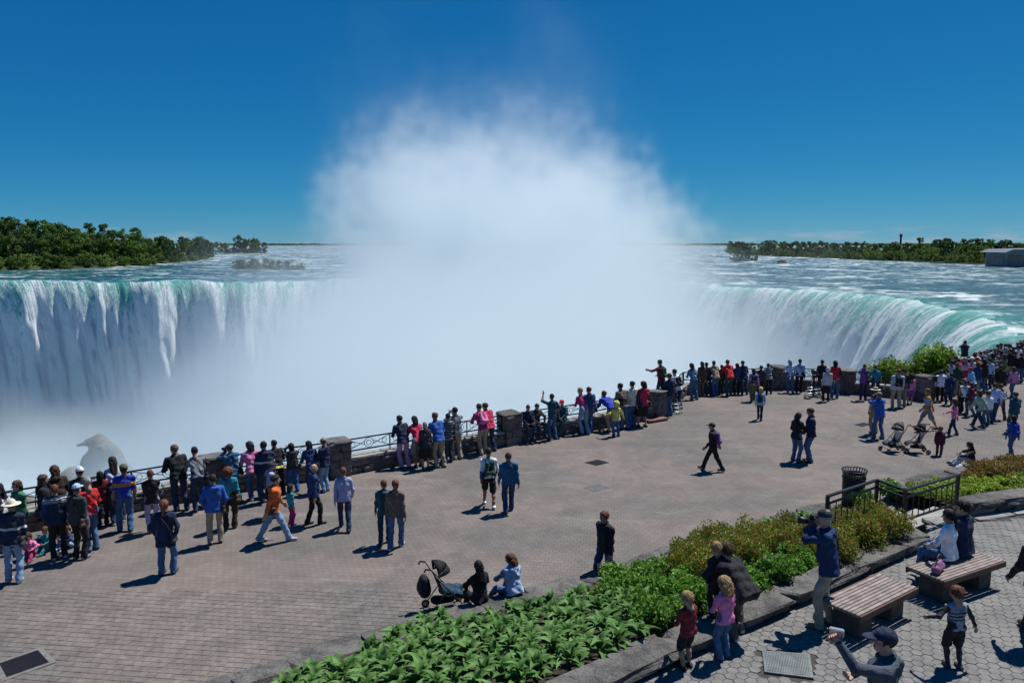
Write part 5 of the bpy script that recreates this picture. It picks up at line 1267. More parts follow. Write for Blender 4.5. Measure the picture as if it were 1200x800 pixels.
g = at(1040, 738, ZT+1.79); g.z = ZT; o_v, J_v = person(g, 1.78, 'video', 62, 'man in navy cap and grey hooded jacket filming with one hand', top=(.06, .075, .10), bot='char', hair='short', hc='hblack', cap=('cap', 'navy'), b=dict(h=HI, w=1.06, hd=1))
pt(1213, 752, 1.75, 'walk', 0, 'person in black walking past the occupied bench', top='black', bot='black', hair='short', hc='hdk', b=dict(h=HI))

# little silver video camera in the raised hand
Mw = Matrix.Translation(g) @ Matrix.Rotation(R(62), 4, 'Z') @ Matrix.Scale(1.78/1.745, 4)
c = empty('video_camera', Mw @ Vector(J_v['wr-1'] + J_v['wd-1']*.11), R(62)); tag(c, 'small silver video camera in a raised hand', 'camera', kind='thing')
q = MB(); q.box((-.03, -.07, -.03), (.03, .07, .05)); q.build('camera_case', M_SILV, c, bevel=.01)
q = MB(); q.lathe([(.001, 0), (.024, 0), (.026, .03), (.022, .032)], 14); l = q.build('lens', M_BLKP, c, True); l.rotation_euler = (R(-90), 0, 0); l.location = (0, .07, .012)
q = MB(); q.box((-.09, -.06, -.02), (-.036, -.05, .04)); q.build('screen', M_BLKP, c)

# ------------------------------------------------------------------ benches
M_WOOD = simple('slat_sheen_wood', (0.24, 0.195, 0.170), 0.7, var=0.35, scale=7, bump=0.4, bscale=40, perobj=0.15)  # pale grey sheen of the backlit slats is put into this colour
M_WOOD2 = simple('bench_side_wood', (0.10, 0.052, 0.034), 0.65, var=0.35, scale=7, bump=0.4, bscale=40)
M_BLOCK = simple('bench_block', (0.085, 0.066, 0.056), 0.85, var=0.3, scale=6, bump=0.5)
def bench(px4, lab):
    w = [at(x, y, ZT+.46) for x, y in px4]; nl, nr, fr, fl = w
    c = (nl+nr+fr+fl)/4; d = ((nr-nl)+(fr-fl)).normalized(); Ln = ((nr-nl).length+(fr-fl).length)/2; wd = 0.60
    t = empty('bench', (c.x, c.y, ZT), math.atan2(d.y, d.x)); tag(t, lab, 'bench', 'slatted benches on the terrace', 'thing')
    n = 9; sw = wd/n
    for k in range(n):
        q = MB(); y = -wd/2+sw*(k+.5); q.box((-Ln/2, y-sw*.41, .415), (Ln/2, y+sw*.41, .46)); q.build('slat', M_WOOD, t, bevel=.006)
    for s_ in (-1, 1):
        q = MB(); q.box((-Ln/2-.002, s_*(wd/2+.018)-.016, .355), (Ln/2+.002, s_*(wd/2+.018)+.016, .452)); q.build('side_rail', M_WOOD2, t, bevel=.005)
        q = MB(); x = s_*(Ln/2-.36); q.box((x-.17, -wd/2+.08, .002), (x+.17, wd/2-.08, .40)); q.build('block_leg', M_BLOCK, t, bevel=.015)
    return t, Ln
b1, L1_ = bench([(997, 719), (1066, 685), (1038, 673), (971, 704)], 'empty slatted wooden bench beside the photographer in blue')
b2, L2_ = bench([(1098, 677), (1169, 653), (1143, 644), (1070, 666)], 'slatted wooden bench with a couple sitting on it')
print('BENCH', L1_, L2_, b1.location, b2.location)
def on_bench(bt, along, back, hgt, pose, rot, lab, **kw):
    M_ = bt.matrix_basis; bt_ = Matrix.Translation(bt.location) @ Matrix.Rotation(bt.rotation_euler.z, 4, 'Z'); p = bt_ @ Vector((along, back, .46)); sc = hgt/1.745
    person(p - Vector((0, 0, (.50-.115)*sc)), hgt, pose, rot, lab, **kw)
rb = math.degrees(b2.rotation_euler.z)
on_bench(b2, -.02, .12, 1.62, 'sitback', rb+12, 'woman in white jacket sitting on the bench', top='white', bot='denim', hair='pony', hc='hblack', b=dict(fem=1, h=HI), slv='ltgray')
on_bench(b2, .40, .14, 1.76, 'sitback', rb+8, 'man in dark navy jacket sitting on the bench beside white jacket', top='navy', bot='denim', hair='short', hc='hblack', b=dict(h=HI))
# pink bag on the bench
c = Matrix.Translation(b2.location) @ Matrix.Rotation(b2.rotation_euler.z, 4, 'Z') @ Vector((-L2_/2+.24, -.06, .462))
t = empty('handbag', c, b2.rotation_euler.z+.3); tag(t, 'pink and brown handbag lying on the bench', 'bag', kind='thing')
s_ = SDF((-.22, -.16, -.02), (.22, .16, .30), .014); s_.cone((-.12, 0, .07), (.12, 0, .07), .07, .07, 0, 0); s_.cone((-.07, 0, .16), (.07, 0, .16), .035, .035, 0, .06)
V, Q, l = s_.mesh(); link('pouch', np_mesh('pouch', V, Q, simple('bag_pink', (.34, .13, .24), .5, var=.3)), t)
q = MB(); q.tube([(-.10, 0, .17), (-.08, 0, .26), (0, 0, .29), (.08, 0, .26), (.10, 0, .17)], .01, 6); q.build('handle', simple('bag_brown', (.13, .07, .04), .6), t, True)

# ------------------------------------------------------------------ litter bin
p = at(999, 592); t = empty('litter_bin', p); tag(t, 'black slatted metal litter bin on the plaza', 'bin', kind='thing')
q = MB(); q.lathe([(.001, .03), (.27, .03), (.30, .99), (.28, .99), (.26, .1)], 24); q.build('liner', M_IRON2, t, True)
for k in range(26):
    a = 2*math.pi*k/26; q = MB(); d = Vector((math.cos(a), math.sin(a), 0))
    q.bar(d*.30+Vector((0, 0, .05)), d*.315+Vector((0, 0, .92)), .035, .008, up=d); q.bar(d*.315+Vector((0, 0, .92)), d*.345+Vector((0, 0, 1.08)), .03, .008, up=d); q.build('slat', M_IRON2, t)
for nm, r_, z in (('rim', .35, 1.085), ('hoop', .325, .86), ('base_ring', .305, .05)):
    q = MB(); q.tube([(r_*math.cos(a*math.pi/14), r_*math.sin(a*math.pi/14), z) for a in range(28)], .016, 6, True); q.build(nm, M_IRON2, t, True)

# ------------------------------------------------------------------ coin viewers
def viewer(px, fy, rot, lab):
    t = empty('coin_viewer', at(px, fy), R(rot)); tag(t, lab, 'viewer', 'coin operated viewers at the railing', 'thing')
    q = MB(); q.lathe([(.001, 0), (.09, 0), (.09, .02), (.055, .05), (.05, .95), (.075, 1.0), (.075, 1.12), (.001, 1.12)], 14); q.build('column', M_IRON2, t, True)
    for k, (r_, z) in enumerate(((.42, .10), (.36, .28), (.30, .44))):
        q = MB(); q.tube([(r_*math.cos(a*math.pi/9), r_*math.sin(a*math.pi/9), z) for a in range(18)], .022, 6, True)
        for a in range(3): d = Vector((math.cos(a*2.094), math.sin(a*2.094), 0)); q.bar(d*.04+Vector((0, 0, z)), d*r_+Vector((0, 0, z)), .02, .02)
        q.build('step_ring', M_SILV, t, True)
    s_ = SDF((-.28, -.30, 1.05), (.28, .30, 1.52), .018); s_.ell((0, 0, 1.28), (.17, .16, .14), 0, 0)
    for g in (-1, 1): s_.cone((g*.06, -.1, 1.30), (g*.07, .20, 1.31), .05, .06, 0, .03)
    V, Q, l = s_.mesh(); h = link('head', np_mesh('head', V, Q, M_IRON2), t)
    q = MB(); q.lathe([(.001, 0), (.045, 0), (.045, .02)], 12)
    for g in (-1, 1):
        o = q.build('eyepiece', M_SILV, h); o.rotation_euler = (R(-90), 0, 0); o.location = (g*.07, .255, 1.31)
viewer(789, 483, 33, 'coin operated viewer with ringed step beside white shirt visitor')
viewer(953, 465, -15, 'coin operated viewer with ringed step beside the pale grey hooded youth')
# wooden step slab at the wall
q = at(767, 493); t = empty('step_slab', (q.x, q.y, 0), R(33)); tag(t, 'brown slab step on the paving by the pillar', 'step', kind='thing')
m_ = MB(); m_.box((-.55, -.28, 0.002), (.55, .28, .13)); m_.build('slab', simple('rust_slab', (.16, .085, .06), .8, var=.3), t, bevel=.02)

# ------------------------------------------------------------------ pushchairs
M_FR = simple('pushchair_tube', (0.05, 0.05, 0.055), 0.35, metal=0.6, var=0.1); M_TY = simple('tyre', (0.012, 0.012, 0.012), 0.8)
def pushchair(loc, rot, lab, c_hood, c_seat, big=False, bag=None):
    t = empty('pushchair', loc, R(rot)); tag(t, lab, 'pushchair', kind='thing')
    mh = simple('hood_cloth', c_hood, .85, var=.25, scale=9); ms = simple('seat_cloth', c_seat, .85, var=.3, scale=9)
    for sx in (-1, 1):
        q = MB(); q.tube([(sx*.22, .38, .09), (sx*.23, .05, .48), (sx*.23, -.24, .82), (sx*.22, -.36, 1.02), (sx*.22, -.45, 1.04)], .013, 6); q.build('side_tube', M_FR, t, True)
        q = MB(); q.tube([(sx*.24, -.36, .09), (sx*.23, .0, .54)], .012, 6); q.build('rear_leg', M_FR, t, True)
        q = MB(); q.tube([(sx*.22, -.36, 1.02), (sx*.22, -.47, 1.05), (sx*.22, -.50, .99)], .02, 6); q.build('handle', M_TY, t, True)
        for y in (.38, -.36):
            w = empty('wheel', (0, 0, 0)); w.parent = t; w.location = (sx*.24, y, .09)
            q = MB(); q.tube([(0, .075*math.cos(a*math.pi/8), .075*math.sin(a*math.pi/8)) for a in range(16)], .016, 6, True); q.build('tyre', M_TY, w, True)
            q = MB(); q.lathe([(.001, -.012), (.06, -.008), (.06, .008), (.001, .012)], 12); o = q.build('rim', M_SILV, w, True); o.rotation_euler = (0, R(90), 0)
    q = MB(); q.tube([(-.24, -.36, .13), (.24, -.36, .13)], .01, 5); q.tube([(-.22, .33, .15), (.22, .33, .15)], .01, 5); q.build('axle', M_FR, t, True)
    # sling seat
    prof = [(.36, .30), (.30, .36), (.20, .40), (.02, .36), (-.08, .42), (-.22, .80)]
    V = []; n = 9
    for (y, z) in prof:
        for k in range(n): x = -.205+.41*k/(n-1); V.append((x, y, z-.05*(1-(x/.205)**2)))
    s1 = np_mesh('seat', V, grid_quads(len(prof), n), ms); o = link('seat', s1, t); o.modifiers.new('thick', 'SOLIDIFY').thickness = .02
    # folding hood in three panels
    for k in range(3):
        V = []; a0, a1 = R(100-58*k), R(100-58*k-50); m = 12
        for a in (a0, (a0+a1)/2, a1):
            for j in range(m):
                b = math.pi*j/(m-1); rr_ = .26+.02*math.sin(b); V.append((-.235*math.cos(b), -.20+rr_*math.sin(b)*math.cos(a)*1.15, .82+(.30*math.sin(b)**.7)*max(.12, math.sin(a))))
        o = link('hood_panel', np_mesh('hood_panel', V, grid_quads(3, m), mh), t); o.modifiers.new('thick', 'SOLIDIFY').thickness = .012
    if bag:
        s_ = SDF((-.26, -.75, .3), (.26, -.2, .95), .022); s_.cone((-.10, -.46, .50), (.10, -.46, .50), .12, .12, 0, 0); s_.cone((-.09, -.45, .60), (.09, -.45, .60), .115, .115, 0, .08); s_.cone((-.08, -.44, .74), (.08, -.44, .74), .08, .08, 0, .10)
        V, Q, l = s_.mesh(); link('carry_bag', np_mesh('carry_bag', V, Q, simple('carry_bag', bag, .85, var=.4)), t)
    s_ = SDF((-.2, -.36, .12), (.2, .3, .36), .02); s_.cone((0, -.20, .24), (0, .12, .22), .11, .09, 0, 0, (1.4, 1, .7)); V, Q, l = s_.mesh(); link('basket', np_mesh('basket', V, Q, mh), t)
    return t
pg_ = at(521, 716); t = pushchair(Vector((pg_.x, pg_.y+.1, 0)), -68, 'black umbrella pushchair with turquoise blanket beside the planter wall', (.012, .012, .014), (.014, .03, .045), bag=(.014, .014, .02))
t.scale = (1.0, 1.0, 1.0)
s_ = SDF((-.3, -.2, .2), (.3, .6, .6), .02); s_.cone((-.08, .0, .42), (-.06, .34, .40), .12, .09, 0, 0); s_.cone((.08, .02, .42), (.10, .42, .28), .11, .07, 0, .05); s_.D += (.006*np.sin(s_.P[..., 0]*45)*np.sin(s_.P[..., 1]*38)).astype(np.float32)
V, Q, l = s_.mesh(); link('blanket', np_mesh('blanket', V, Q, simple('blanket', (.018, .055, .085), .9, var=.4, scale=12)), t)
pushchair(at(1047, 529), 100, 'grey green pushchair parked on the open plaza', (.05, .06, .045), (.03, .045, .06))
pushchair(at(1073, 530), 80, 'black pushchair with raised hood parked beside the grey green one', (.012, .011, .016), (.018, .012, .026))
# shopping bag at the sitting woman
q = at(1124, 551); t = empty('tote_bag', q, .6); tag(t, 'white and blue tote bag beside the sitting woman', 'bag', kind='thing')
s_ = SDF((-.3, -.2, -.02), (.3, .2, .32), .02); s_.cone((-.14, 0, .09), (.14, .02, .08), .09, .08, 0, 0); s_.cone((-.05, 0, .18), (.08, 0, .16), .04, .05, 0, .06); V, Q, l = s_.mesh(); link('sack', np_mesh('sack', V, Q, simple('tote', (.45, .5, .58), .8, var=.4, scale=10)), t)
m_ = MB(); m_.tube([(-.08, 0, .2), (-.04, .02, .3), (.06, .02, .3), (.10, 0, .2)], .012, 6); m_.build('handle', simple('tote_handle', (.05, .09, .2), .7), t, True)
# ------------------------------------------------------------------ foliage
def leaf_mat(name, c, c2, rough=0.6, tip=None, trans=0.3, noise_scale=3.0, perobj=0.25):
    m, N = mat(name); oi = N.n('ShaderNodeObjectInfo').outputs['Random']; pos = N.n('ShaderNodeNewGeometry').outputs['Position']
    rnd = N.n('ShaderNodeAttribute', attribute_name='leaf').outputs['Fac']
    f = N.m('ADD', N.m('MULTIPLY', N.noise(pos, noise_scale, 3), 0.5), N.m('MULTIPLY', rnd, 0.5))
    cc = N.mix(N.ramp(f, 0.25, 0.75), c4(c), c4(c2))
    if tip: cc = N.mix(N.m('MULTIPLY', N.ramp(rnd, 0.62, 0.8), 0.9), cc, c4(tip))
    cc = N.n('ShaderNodeVectorMath', {0: cc, 3: N.n('ShaderNodeMapRange', {0: oi, 3: 1-perobj, 4: 1+perobj}).outputs[0]}, operation='SCALE').outputs[0]
    N.put(N.bsdf.inputs['Base Color'], cc); N.bsdf.inputs['Roughness'].default_value = rough; N.bsdf.inputs['Specular IOR Level'].default_value = 0.18
    tr = N.n('ShaderNodeBsdfTranslucent', {'Color': cc}); mx = N.n('ShaderNodeMixShader', {0: trans, 1: N.bsdf.outputs[0], 2: tr.outputs[0]}); N.put(N.out.inputs[0], mx.outputs[0])
    return m
M_BARK = simple('bark', (0.055, 0.04, 0.03), 0.9, var=0.3, scale=4, bump=0.6)
M_STEM = simple('stem', (0.05, 0.06, 0.02), 0.8)
def leaf_cloud(name, pts, size, m, seed, aspect=0.55, up=0.3, nrm=None):
    """many leaf-shaped quads (folded diamonds) around given points"""
    r = np.random.RandomState(seed); P = np.asarray(pts, float); n = len(P)
    d = r.normal(size=(n, 3)); d[:, 2] = d[:, 2]*0.6+up; d /= np.linalg.norm(d, axis=1)[:, None]
    s = np.cross(d, r.normal(size=(n, 3))); s /= np.linalg.norm(s, axis=1)[:, None]
    sz = size*r.uniform(.65, 1.35, n)[:, None]
    a = P-d*sz*.5; b = P+s*sz*aspect*.5; c = P+d*sz*.5; e = P-s*sz*aspect*.5
    V = np.stack([a, b, c, e], 1).reshape(-1, 3); Q = np.arange(4*n).reshape(-1, 4)
    me = np_mesh(name, V, Q, m, smooth=False)
    at_ = me.attributes.new('leaf', 'FLOAT', 'POINT'); at_.data.foreach_set('value', np.repeat(r.uniform(0, 1, n), 4).astype(np.float32))
    return me
# --- big-leaved plants: every leaf its own piece
M_HOSTA = leaf_mat('hosta_leaf', (0.069, 0.163, 0.035), (0.141, 0.261, 0.073), 0.55, trans=0.25)
def hosta_leaf(seed, L_=.36, W_=.155):
    r = random.Random(seed); n = 6; V = []
    for i in range(n):
        t = i/(n-1); w = W_*.5*(math.sin(math.pi*min(1, t*1.02+.06))**.75)*(1 if t < 1 else 0.05); y = L_*t; z = .20*math.sin(t*2.0)*L_*1.5-.42*t*t*L_
        for k, x in enumerate((-1, -.5, 0, .5, 1)): V.append((x*w, y, z+abs(x)*w*.55+r.uniform(-.004, .004)+.010*math.sin(t*14+x*2)))
    me = np_mesh('leaf', V, grid_quads(n, 5)[:, ::-1], M_HOSTA); a = me.attributes.new('leaf', 'FLOAT', 'POINT'); a.data.foreach_set('value', [r.random()]*len(V))
    return me
HL = [hosta_leaf(i, .245+.03*i, .105+.011*i) for i in range(4)]
def hosta(p, sc, seed, lab):
    r = random.Random(seed); t = empty('hosta_plant', p, r.uniform(0, 6)); t.scale = (sc, sc, sc); tag(t, lab, 'plant', 'broad leaved plants in the bed', 'thing')
    n = r.randint(11, 13)
    for k in range(n):
        o = bpy.data.objects.new('leaf', r.choice(HL)); col.objects.link(o); o.parent = t; o.location = (0, 0, .10+.012*k)
        inner = k/n; o.rotation_euler = (R(8+48*inner+r.uniform(-8, 8)), R(r.uniform(-12, 12)), k*2.399+r.uniform(-.3, .3)); s_ = r.uniform(.8, 1.15)*(1-.25*inner); o.scale = (s_, s_, s_)
    q = MB(); q.tube([(0, 0, -.05), (0, 0, .14)], [.03, .02], 5); q.build('stem', M_STEM, t)
def scatter(poly, step, bed, seed, jit=.35):
    r = random.Random(seed); out = []; x0 = min(p[0] for p in poly); x1 = max(p[0] for p in poly); y0 = min(p[1] for p in poly); y1 = max(p[1] for p in poly)
    pts = []
    tries = 0
    while tries < 6000:
        tries += 1; px = r.uniform(x0, x1); py = r.uniform(y0, y1)
        if not inpoly(px, py, poly): continue
        h = bed.hit(px, py)
        if h is None: continue
        if all((h-q).length > step for q in pts): pts.append(h)
    return pts
HP = [(190, 880), (300, 832), (372, 797), (440, 771), (505, 738), (560, 735), (640, 718), (700, 700), (742, 706), (762, 735), (752, 758), (700, 782), (640, 806), (560, 850), (430, 900)]
for k, p in enumerate(scatter(HP, .30, bed1, 3)): hosta(p, rng.uniform(.78, 1.2), k, 'broad leaved green plant in the dense mass filling the lower bed')
for k, p in enumerate(scatter([(858, 634), (880, 624), (950, 612), (962, 620), (940, 632), (870, 641)], .40, bed1, 9)): hosta(p, rng.uniform(.75, .95), 500+k, 'broad leaved green plant behind the reddish shrubs by the kerb')
# --- small-leaved shrubs
def shrub_pts(r, n, rx_, ry_, rz0, bumps=9):
    c = [(r.uniform(-.6, .6)*rx_, r.uniform(-.6, .6)*ry_, r.uniform(.35, .8)*rz0, r.uniform(.3, .5)) for _ in range(bumps)]
    P = []
    while len(P) < n:
        b = c[r.randrange(bumps)]; v = Vector((r.gauss(0, 1), r.gauss(0, 1), r.gauss(0, 1))).normalized()*(r.random()**.35)
        p = (b[0]+v.x*b[3]*rx_, b[1]+v.y*b[3]*ry_, b[2]+v.z*b[3]*rz0*.8)
        if p[2] > 0: P.append(p)
    return P
def shrub_kinds(name, m, n, size, count, rx_=.42, rz0=.5, aspect=.55, up=.5):
    out = []
    for k in range(count): r = random.Random(hash(name) % 7 if False else len(name)*13+k*7); out.append(leaf_cloud('foliage', shrub_pts(r, n, rx_, rx_, rz0), size, m, k+len(name), aspect, up))
    return out
q = MB()
for k in range(6): a = k*1.05; q.tube([(0, 0, -.03), (.10*math.cos(a), .10*math.sin(a), .18), (.24*math.cos(a), .24*math.sin(a), .36)], [.014, .010, .005], 4)
STEMS = q.mesh('stems', M_STEM)
def shrub(name, p, sc, me, lab, grp, zs=1.0):
    t = empty(name, p, rng.uniform(0, 6)); t.scale = (sc, sc, sc*zs); tag(t, lab, 'shrub', grp, 'thing'); link('foliage', me, t); link('stems', STEMS, t); return t
M_S1 = leaf_mat('bright_leaf', (0.090, 0.207, 0.027), (0.172, 0.321, 0.045), .45)
M_S2 = leaf_mat('spirea_leaf', (0.128, 0.189, 0.024), (0.242, 0.292, 0.036), .5, tip=(0.329, 0.142, 0.048))
M_S3 = leaf_mat('lime_leaf', (0.182, 0.272, 0.027), (0.293, 0.380, 0.042), .5)
M_S4 = leaf_mat('rust_leaf', (0.105, 0.120, 0.024), (0.190, 0.150, 0.034), .5, tip=(0.36, 0.12, 0.035))
K_1 = shrub_kinds('bright', M_S1, 1500, .075, 4); K_2 = shrub_kinds('spirea', M_S2, 2200, .055, 4, rz0=.6, aspect=.4, up=.9); K_3 = shrub_kinds('lime', M_S3, 1300, .065, 3, rz0=.36); K_4 = shrub_kinds('rusty', M_S4, 1600, .055, 3, rz0=.5)
for k, p in enumerate(scatter([(700, 700), (735, 684), (775, 676), (800, 684), (830, 698), (826, 714), (800, 730), (770, 746), (752, 738), (742, 712), (716, 708)], .42, bed1, 4)):
    shrub('leafy_shrub', p, rng.uniform(.8, 1.1), rng.choice(K_1), 'bright green bushy shrub between the broad leaved plants and the reddish shrubs', 'bright green shrubs in the bed')
for k, p in enumerate(scatter([(796, 686), (800, 665), (830, 650), (870, 646), (930, 640), (950, 644), (950, 666), (900, 665), (868, 680), (830, 690)], .44, bed1, 5)):
    shrub('spirea_shrub', p, rng.uniform(.9, 1.25), rng.choice(K_2), 'yellow green shrub with reddish tips in the middle of the bed', 'reddish tipped shrubs')
for k, p in enumerate(scatter([(872, 692), (884, 673), (915, 666), (948, 666), (950, 688), (905, 698), (885, 702)], .45, bed1, 6)):
    shrub('leafy_shrub', p, rng.uniform(.75, 1.0), rng.choice(K_1), 'light green shrub above the bark mulch beside the photographer in blue', 'light green shrubs by the mulch')
for k, p in enumerate(scatter([(975, 652), (990, 636), (1020, 624), (1052, 640), (1050, 658), (1010, 668), (985, 678)], .42, bed1, 7)):
    shrub('spirea_shrub', p, rng.uniform(.9, 1.15), rng.choice(K_2), 'yellow green shrub with reddish tips against the stair side slabs', 'reddish tipped shrubs at the steps')
for k, p in enumerate(scatter([(1062, 579), (1100, 572), (1140, 570), (1200, 570), (1290, 572), (1200, 586), (1150, 586), (1120, 589), (1080, 588)], .42, bed2, 8)):
    shrub('ground_cover', p, rng.uniform(.8, 1.1), rng.choice(K_3), 'lime green low ground cover in the bed beyond the steps', 'lime green ground cover', .8)
for k, p in enumerate(scatter([(1132, 566), (1150, 556), (1200, 550), (1270, 542), (1260, 566), (1150, 570)], .45, bed2, 11)):
    shrub('rust_shrub', p, rng.uniform(.8, 1.1), rng.choice(K_4), 'rust and orange leaved shrub beside the sitting woman in black', 'rust coloured shrubs')
# small reddish seedlings in the mulch
K_5 = shrub_kinds('seedlg', M_S4, 160, .05, 2, rx_=.16, rz0=.16)
for k, p in enumerate(scatter([(742, 700), (756, 680), (790, 672), (786, 684), (760, 694)], .22, bed1, 12)):
    shrub('bedding_plant', p, 1.0, rng.choice(K_5), 'small red bedding plant along the planter wall', 'red bedding plants')
# plants behind the guard railing
for px, py in ((1012, 596), (1080, 592), (1096, 590), (1108, 588), (1044, 585)):
    shrub('leafy_shrub', at(px, py, .05), 1.15, rng.choice(K_1), 'dark leafy shrub behind the bars of the guard railing', 'shrubs at the guard railing')
# bushes on the ledge beyond the parapet
M_B = leaf_mat('bush_leaf', (0.120, 0.224, 0.026), (0.266, 0.392, 0.043), .45)
def bush_mesh(seed):
    r = random.Random(seed); return leaf_cloud('foliage', shrub_pts(r, 1700, 1.0, .9, 2.2, 14), .17, M_B, seed, .6, .4)
BM_ = [bush_mesh(i) for i in range(3)]
q = MB()
for k in range(5): a = k*1.26; q.tube([(0, 0, -2.5), (.2*math.cos(a), .2*math.sin(a), .3), (.5*math.cos(a), .5*math.sin(a), 1.5)], [.06, .04, .015], 5)
BST = q.mesh('stems', M_BARK)
for k, (px, dz, sc) in enumerate(((1036, -.95, .95), (1054, -.8, 1.05), (1072, -.9, 1.0), (1090, -.65, 1.1), (1103, -.3, 1.15), (1112, -.2, 1.05))):
    g = at(px, 462); t = empty('leafy_bush', (g.x+.8, g.y+2.4, dz), k); t.scale = (sc, sc, sc)
    tag(t, 'leafy green bush growing on the ledge beyond the railing', 'bush', 'bushes beyond the railing', 'thing'); link('foliage', BM_[k % 3], t); link('stems', BST, t)

# ------------------------------------------------------------------ far shores
M_GRASS = simple('shore_ground', (0.035, 0.055, 0.018), 0.95, var=0.4, scale=0.05, coord='Object')
M_T1 = leaf_mat('tree_leaf', (0.070, 0.133, 0.026), (0.163, 0.257, 0.046), .6, noise_scale=.12, trans=.25, perobj=.35)
M_T2 = leaf_mat('tree_leaf_dark', (0.041, 0.088, 0.029), (0.090, 0.164, 0.043), .6, noise_scale=.12, trans=.2, perobj=.3)
M_T3 = leaf_mat('bank_leaf', (0.084, 0.147, 0.028), (0.161, 0.231, 0.045), .6, noise_scale=.15, trans=.25, perobj=.3)
def tree_kind(seed, m, H=12.0, Rr=4.2, n=2400, con=0.0):
    r = random.Random(seed); cl = []
    for k in range(30):
        f = r.random(); z = H*(.10+.84*f); rad = Rr*math.sqrt(max(.05, 1-((f-.42)/.62)**2))*(1-con*f); a = r.uniform(0, 6.283); d = rad*math.sqrt(r.random())*.85
        cl.append((d*math.cos(a), d*math.sin(a), z, r.uniform(.7, 1.5)*Rr/4.2))
    P = []
    for _ in range(n):
        c = cl[r.randrange(len(cl))]; v = Vector((r.gauss(0, 1), r.gauss(0, 1), r.gauss(0, 1))).normalized()*(r.random()**.4)*c[3]; P.append((c[0]+v.x, c[1]+v.y, c[2]+v.z*.8))
    crown = leaf_cloud('crown', P, .60*Rr/4.2, m, seed, .75, .3)
    q = MB(); q.tube([(0, 0, -1.5), (.1, 0, H*.3), (.2, .1, H*.75)], [.28, .2, .07], 6)
    for c in cl[:7]: q.tube([(.05, 0, H*.25), (c[0]*.6, c[1]*.6, c[2]*.8), (c[0], c[1], c[2])], [.1, .07, .03], 4)
    return crown, q.mesh('trunk', M_BARK, True)
TK = [tree_kind(1, M_T1), tree_kind(2, M_T2, 13), tree_kind(3, M_T1, 11, 4.8), tree_kind(4, M_T2, 14, 3.8, con=.3), tree_kind(5, M_T3, 10, 4.0), tree_kind(6, M_T2, 12, 4.6)]
BK = [tree_kind(11, M_T3, 4.6, 3.0, 1000), tree_kind(12, M_T3, 4.0, 3.2, 1000), tree_kind(13, M_T1, 5.2, 3.0, 1000)]
KN = ['round mid green', 'tall dark green', 'broad mid green', 'narrow dark green', 'low light green', 'broad dark green']
def tree(p, sc, kind, lab, grp, name='broadleaf_tree', cat='tree'):
    t = empty(name, p, rng.uniform(0, 6)); w = rng.uniform(.9, 1.15); t.scale = (sc*w, sc*w, sc); tag(t, lab, cat, grp, 'thing'); link('crown', kind[0], t); link('trunk', kind[1], t); return t
def shore(name, px, Ds, back, rise, lab, z0=-3.2, n=60, m_=26):
    """land whose waterline is seen at columns px at distances Ds"""
    V = []; xs = np.linspace(px[0], px[-1], n)
    for x in xs:
        D_ = np.interp(x, px, Ds)
        for k in range(m_):
            f = k/(m_-1); d = D_-2+back*f*f; u = (x-600)/F/cp
            z = z0-1.2+1.8*min(1, k/2)+rise(x)*(1-math.exp(-back*f*f/50.0))+.6*n1(u*d*.05, d*.05, 3)*min(1, k/3)
            V.append((u*d, d, z))
    me = np_mesh(name, V, grid_quads(n, m_)[:, ::-1], M_GRASS); tag(link(name, me), lab, 'shore', kind='structure')
def gz(x, d, D_, z0, rise): return z0+.4+rise(x)*(1-math.exp(-(d-D_)/50.0))
LPX, LD = [-160, 0, 100, 170, 240, 262], [285, 302, 322, 352, 440, 600]
lr = lambda x: float(np.interp(x, [-100, 20, 120, 200, 262], [14.0, 13.5, 9.0, 4.5, 1.5]))
shore('wooded_island', LPX, LD, 420, lr, 'wooded island bank beside the falls')
rt = random.Random(21); nl_ = 0
for row, (dd, st) in enumerate(((1.5, 6), (13, 10), (30, 12), (50, 13), (75, 14), (105, 16))):
    x = -30.0
    while x < 258:
        px = x+rt.uniform(-3, 3); D_ = float(np.interp(px, LPX, LD)); d = D_+dd+rt.uniform(-4, 4); u = (px-600)/F/cp; p = Vector((u*d, d, gz(px, d, D_, -3.2, lr)-.3))
        if row == 0: tree(p, rt.uniform(.8, 1.25), rt.choice(BK), 'light green bank bush at the waterline of the wooded island', 'bushes on the island bank', 'bank_bush', 'bush')
        else:
            k = rt.randrange(6); tree(p, rt.uniform(.72, 1.24)*(1.0 if px < 170 else .88), TK[k], KN[k]+(' broadleaf tree in the front rank of the sloping island wood' if row < 3 else ' broadleaf tree deep in the sloping island wood'), 'trees on the wooded island')
        x += st*(1.0 if row else 1.0)
RPX, RD = [845, 870, 900, 1000, 1100, 1200, 1320], [700, 610, 547, 452, 382, 326, 280]
rr2 = lambda x: 2.0
shore('far_shore', RPX, RD, 700, rr2, 'wooded far shore of the river', -2.8)
for row, (dd, st) in enumerate(((2, 6.5), (14, 7.5), (30, 8.5), (55, 10), (90, 12))):
    x = 852.0
    while x < 1225:
        px = x+rt.uniform(-2.5, 2.5); D_ = float(np.interp(px, RPX, RD)); d = D_+dd+rt.uniform(-4, 4); u = (px-600)/F/cp; p = Vector((u*d, d, gz(px, d, D_, -2.8, rr2)-.3))
        if not (px > 1160 and row < 2):
            k = rt.randrange(6)
            if row == 0 or (row == 1 and k < 3): tree(p, rt.uniform(.7, 1.2)*(1.0 if row == 0 else 1.45), rt.choice(BK), 'low green bush along the far shore waterline' if row == 0 else 'taller green bush among the far shore trees', 'bushes on the far shore', 'bank_bush', 'bush')
            else: tree(p, rt.uniform(.55, .95), TK[k], KN[k]+(' broadleaf tree along the far river shore' if row < 3 else ' broadleaf tree behind the far river shore'), 'trees on the far shore')
        x += st
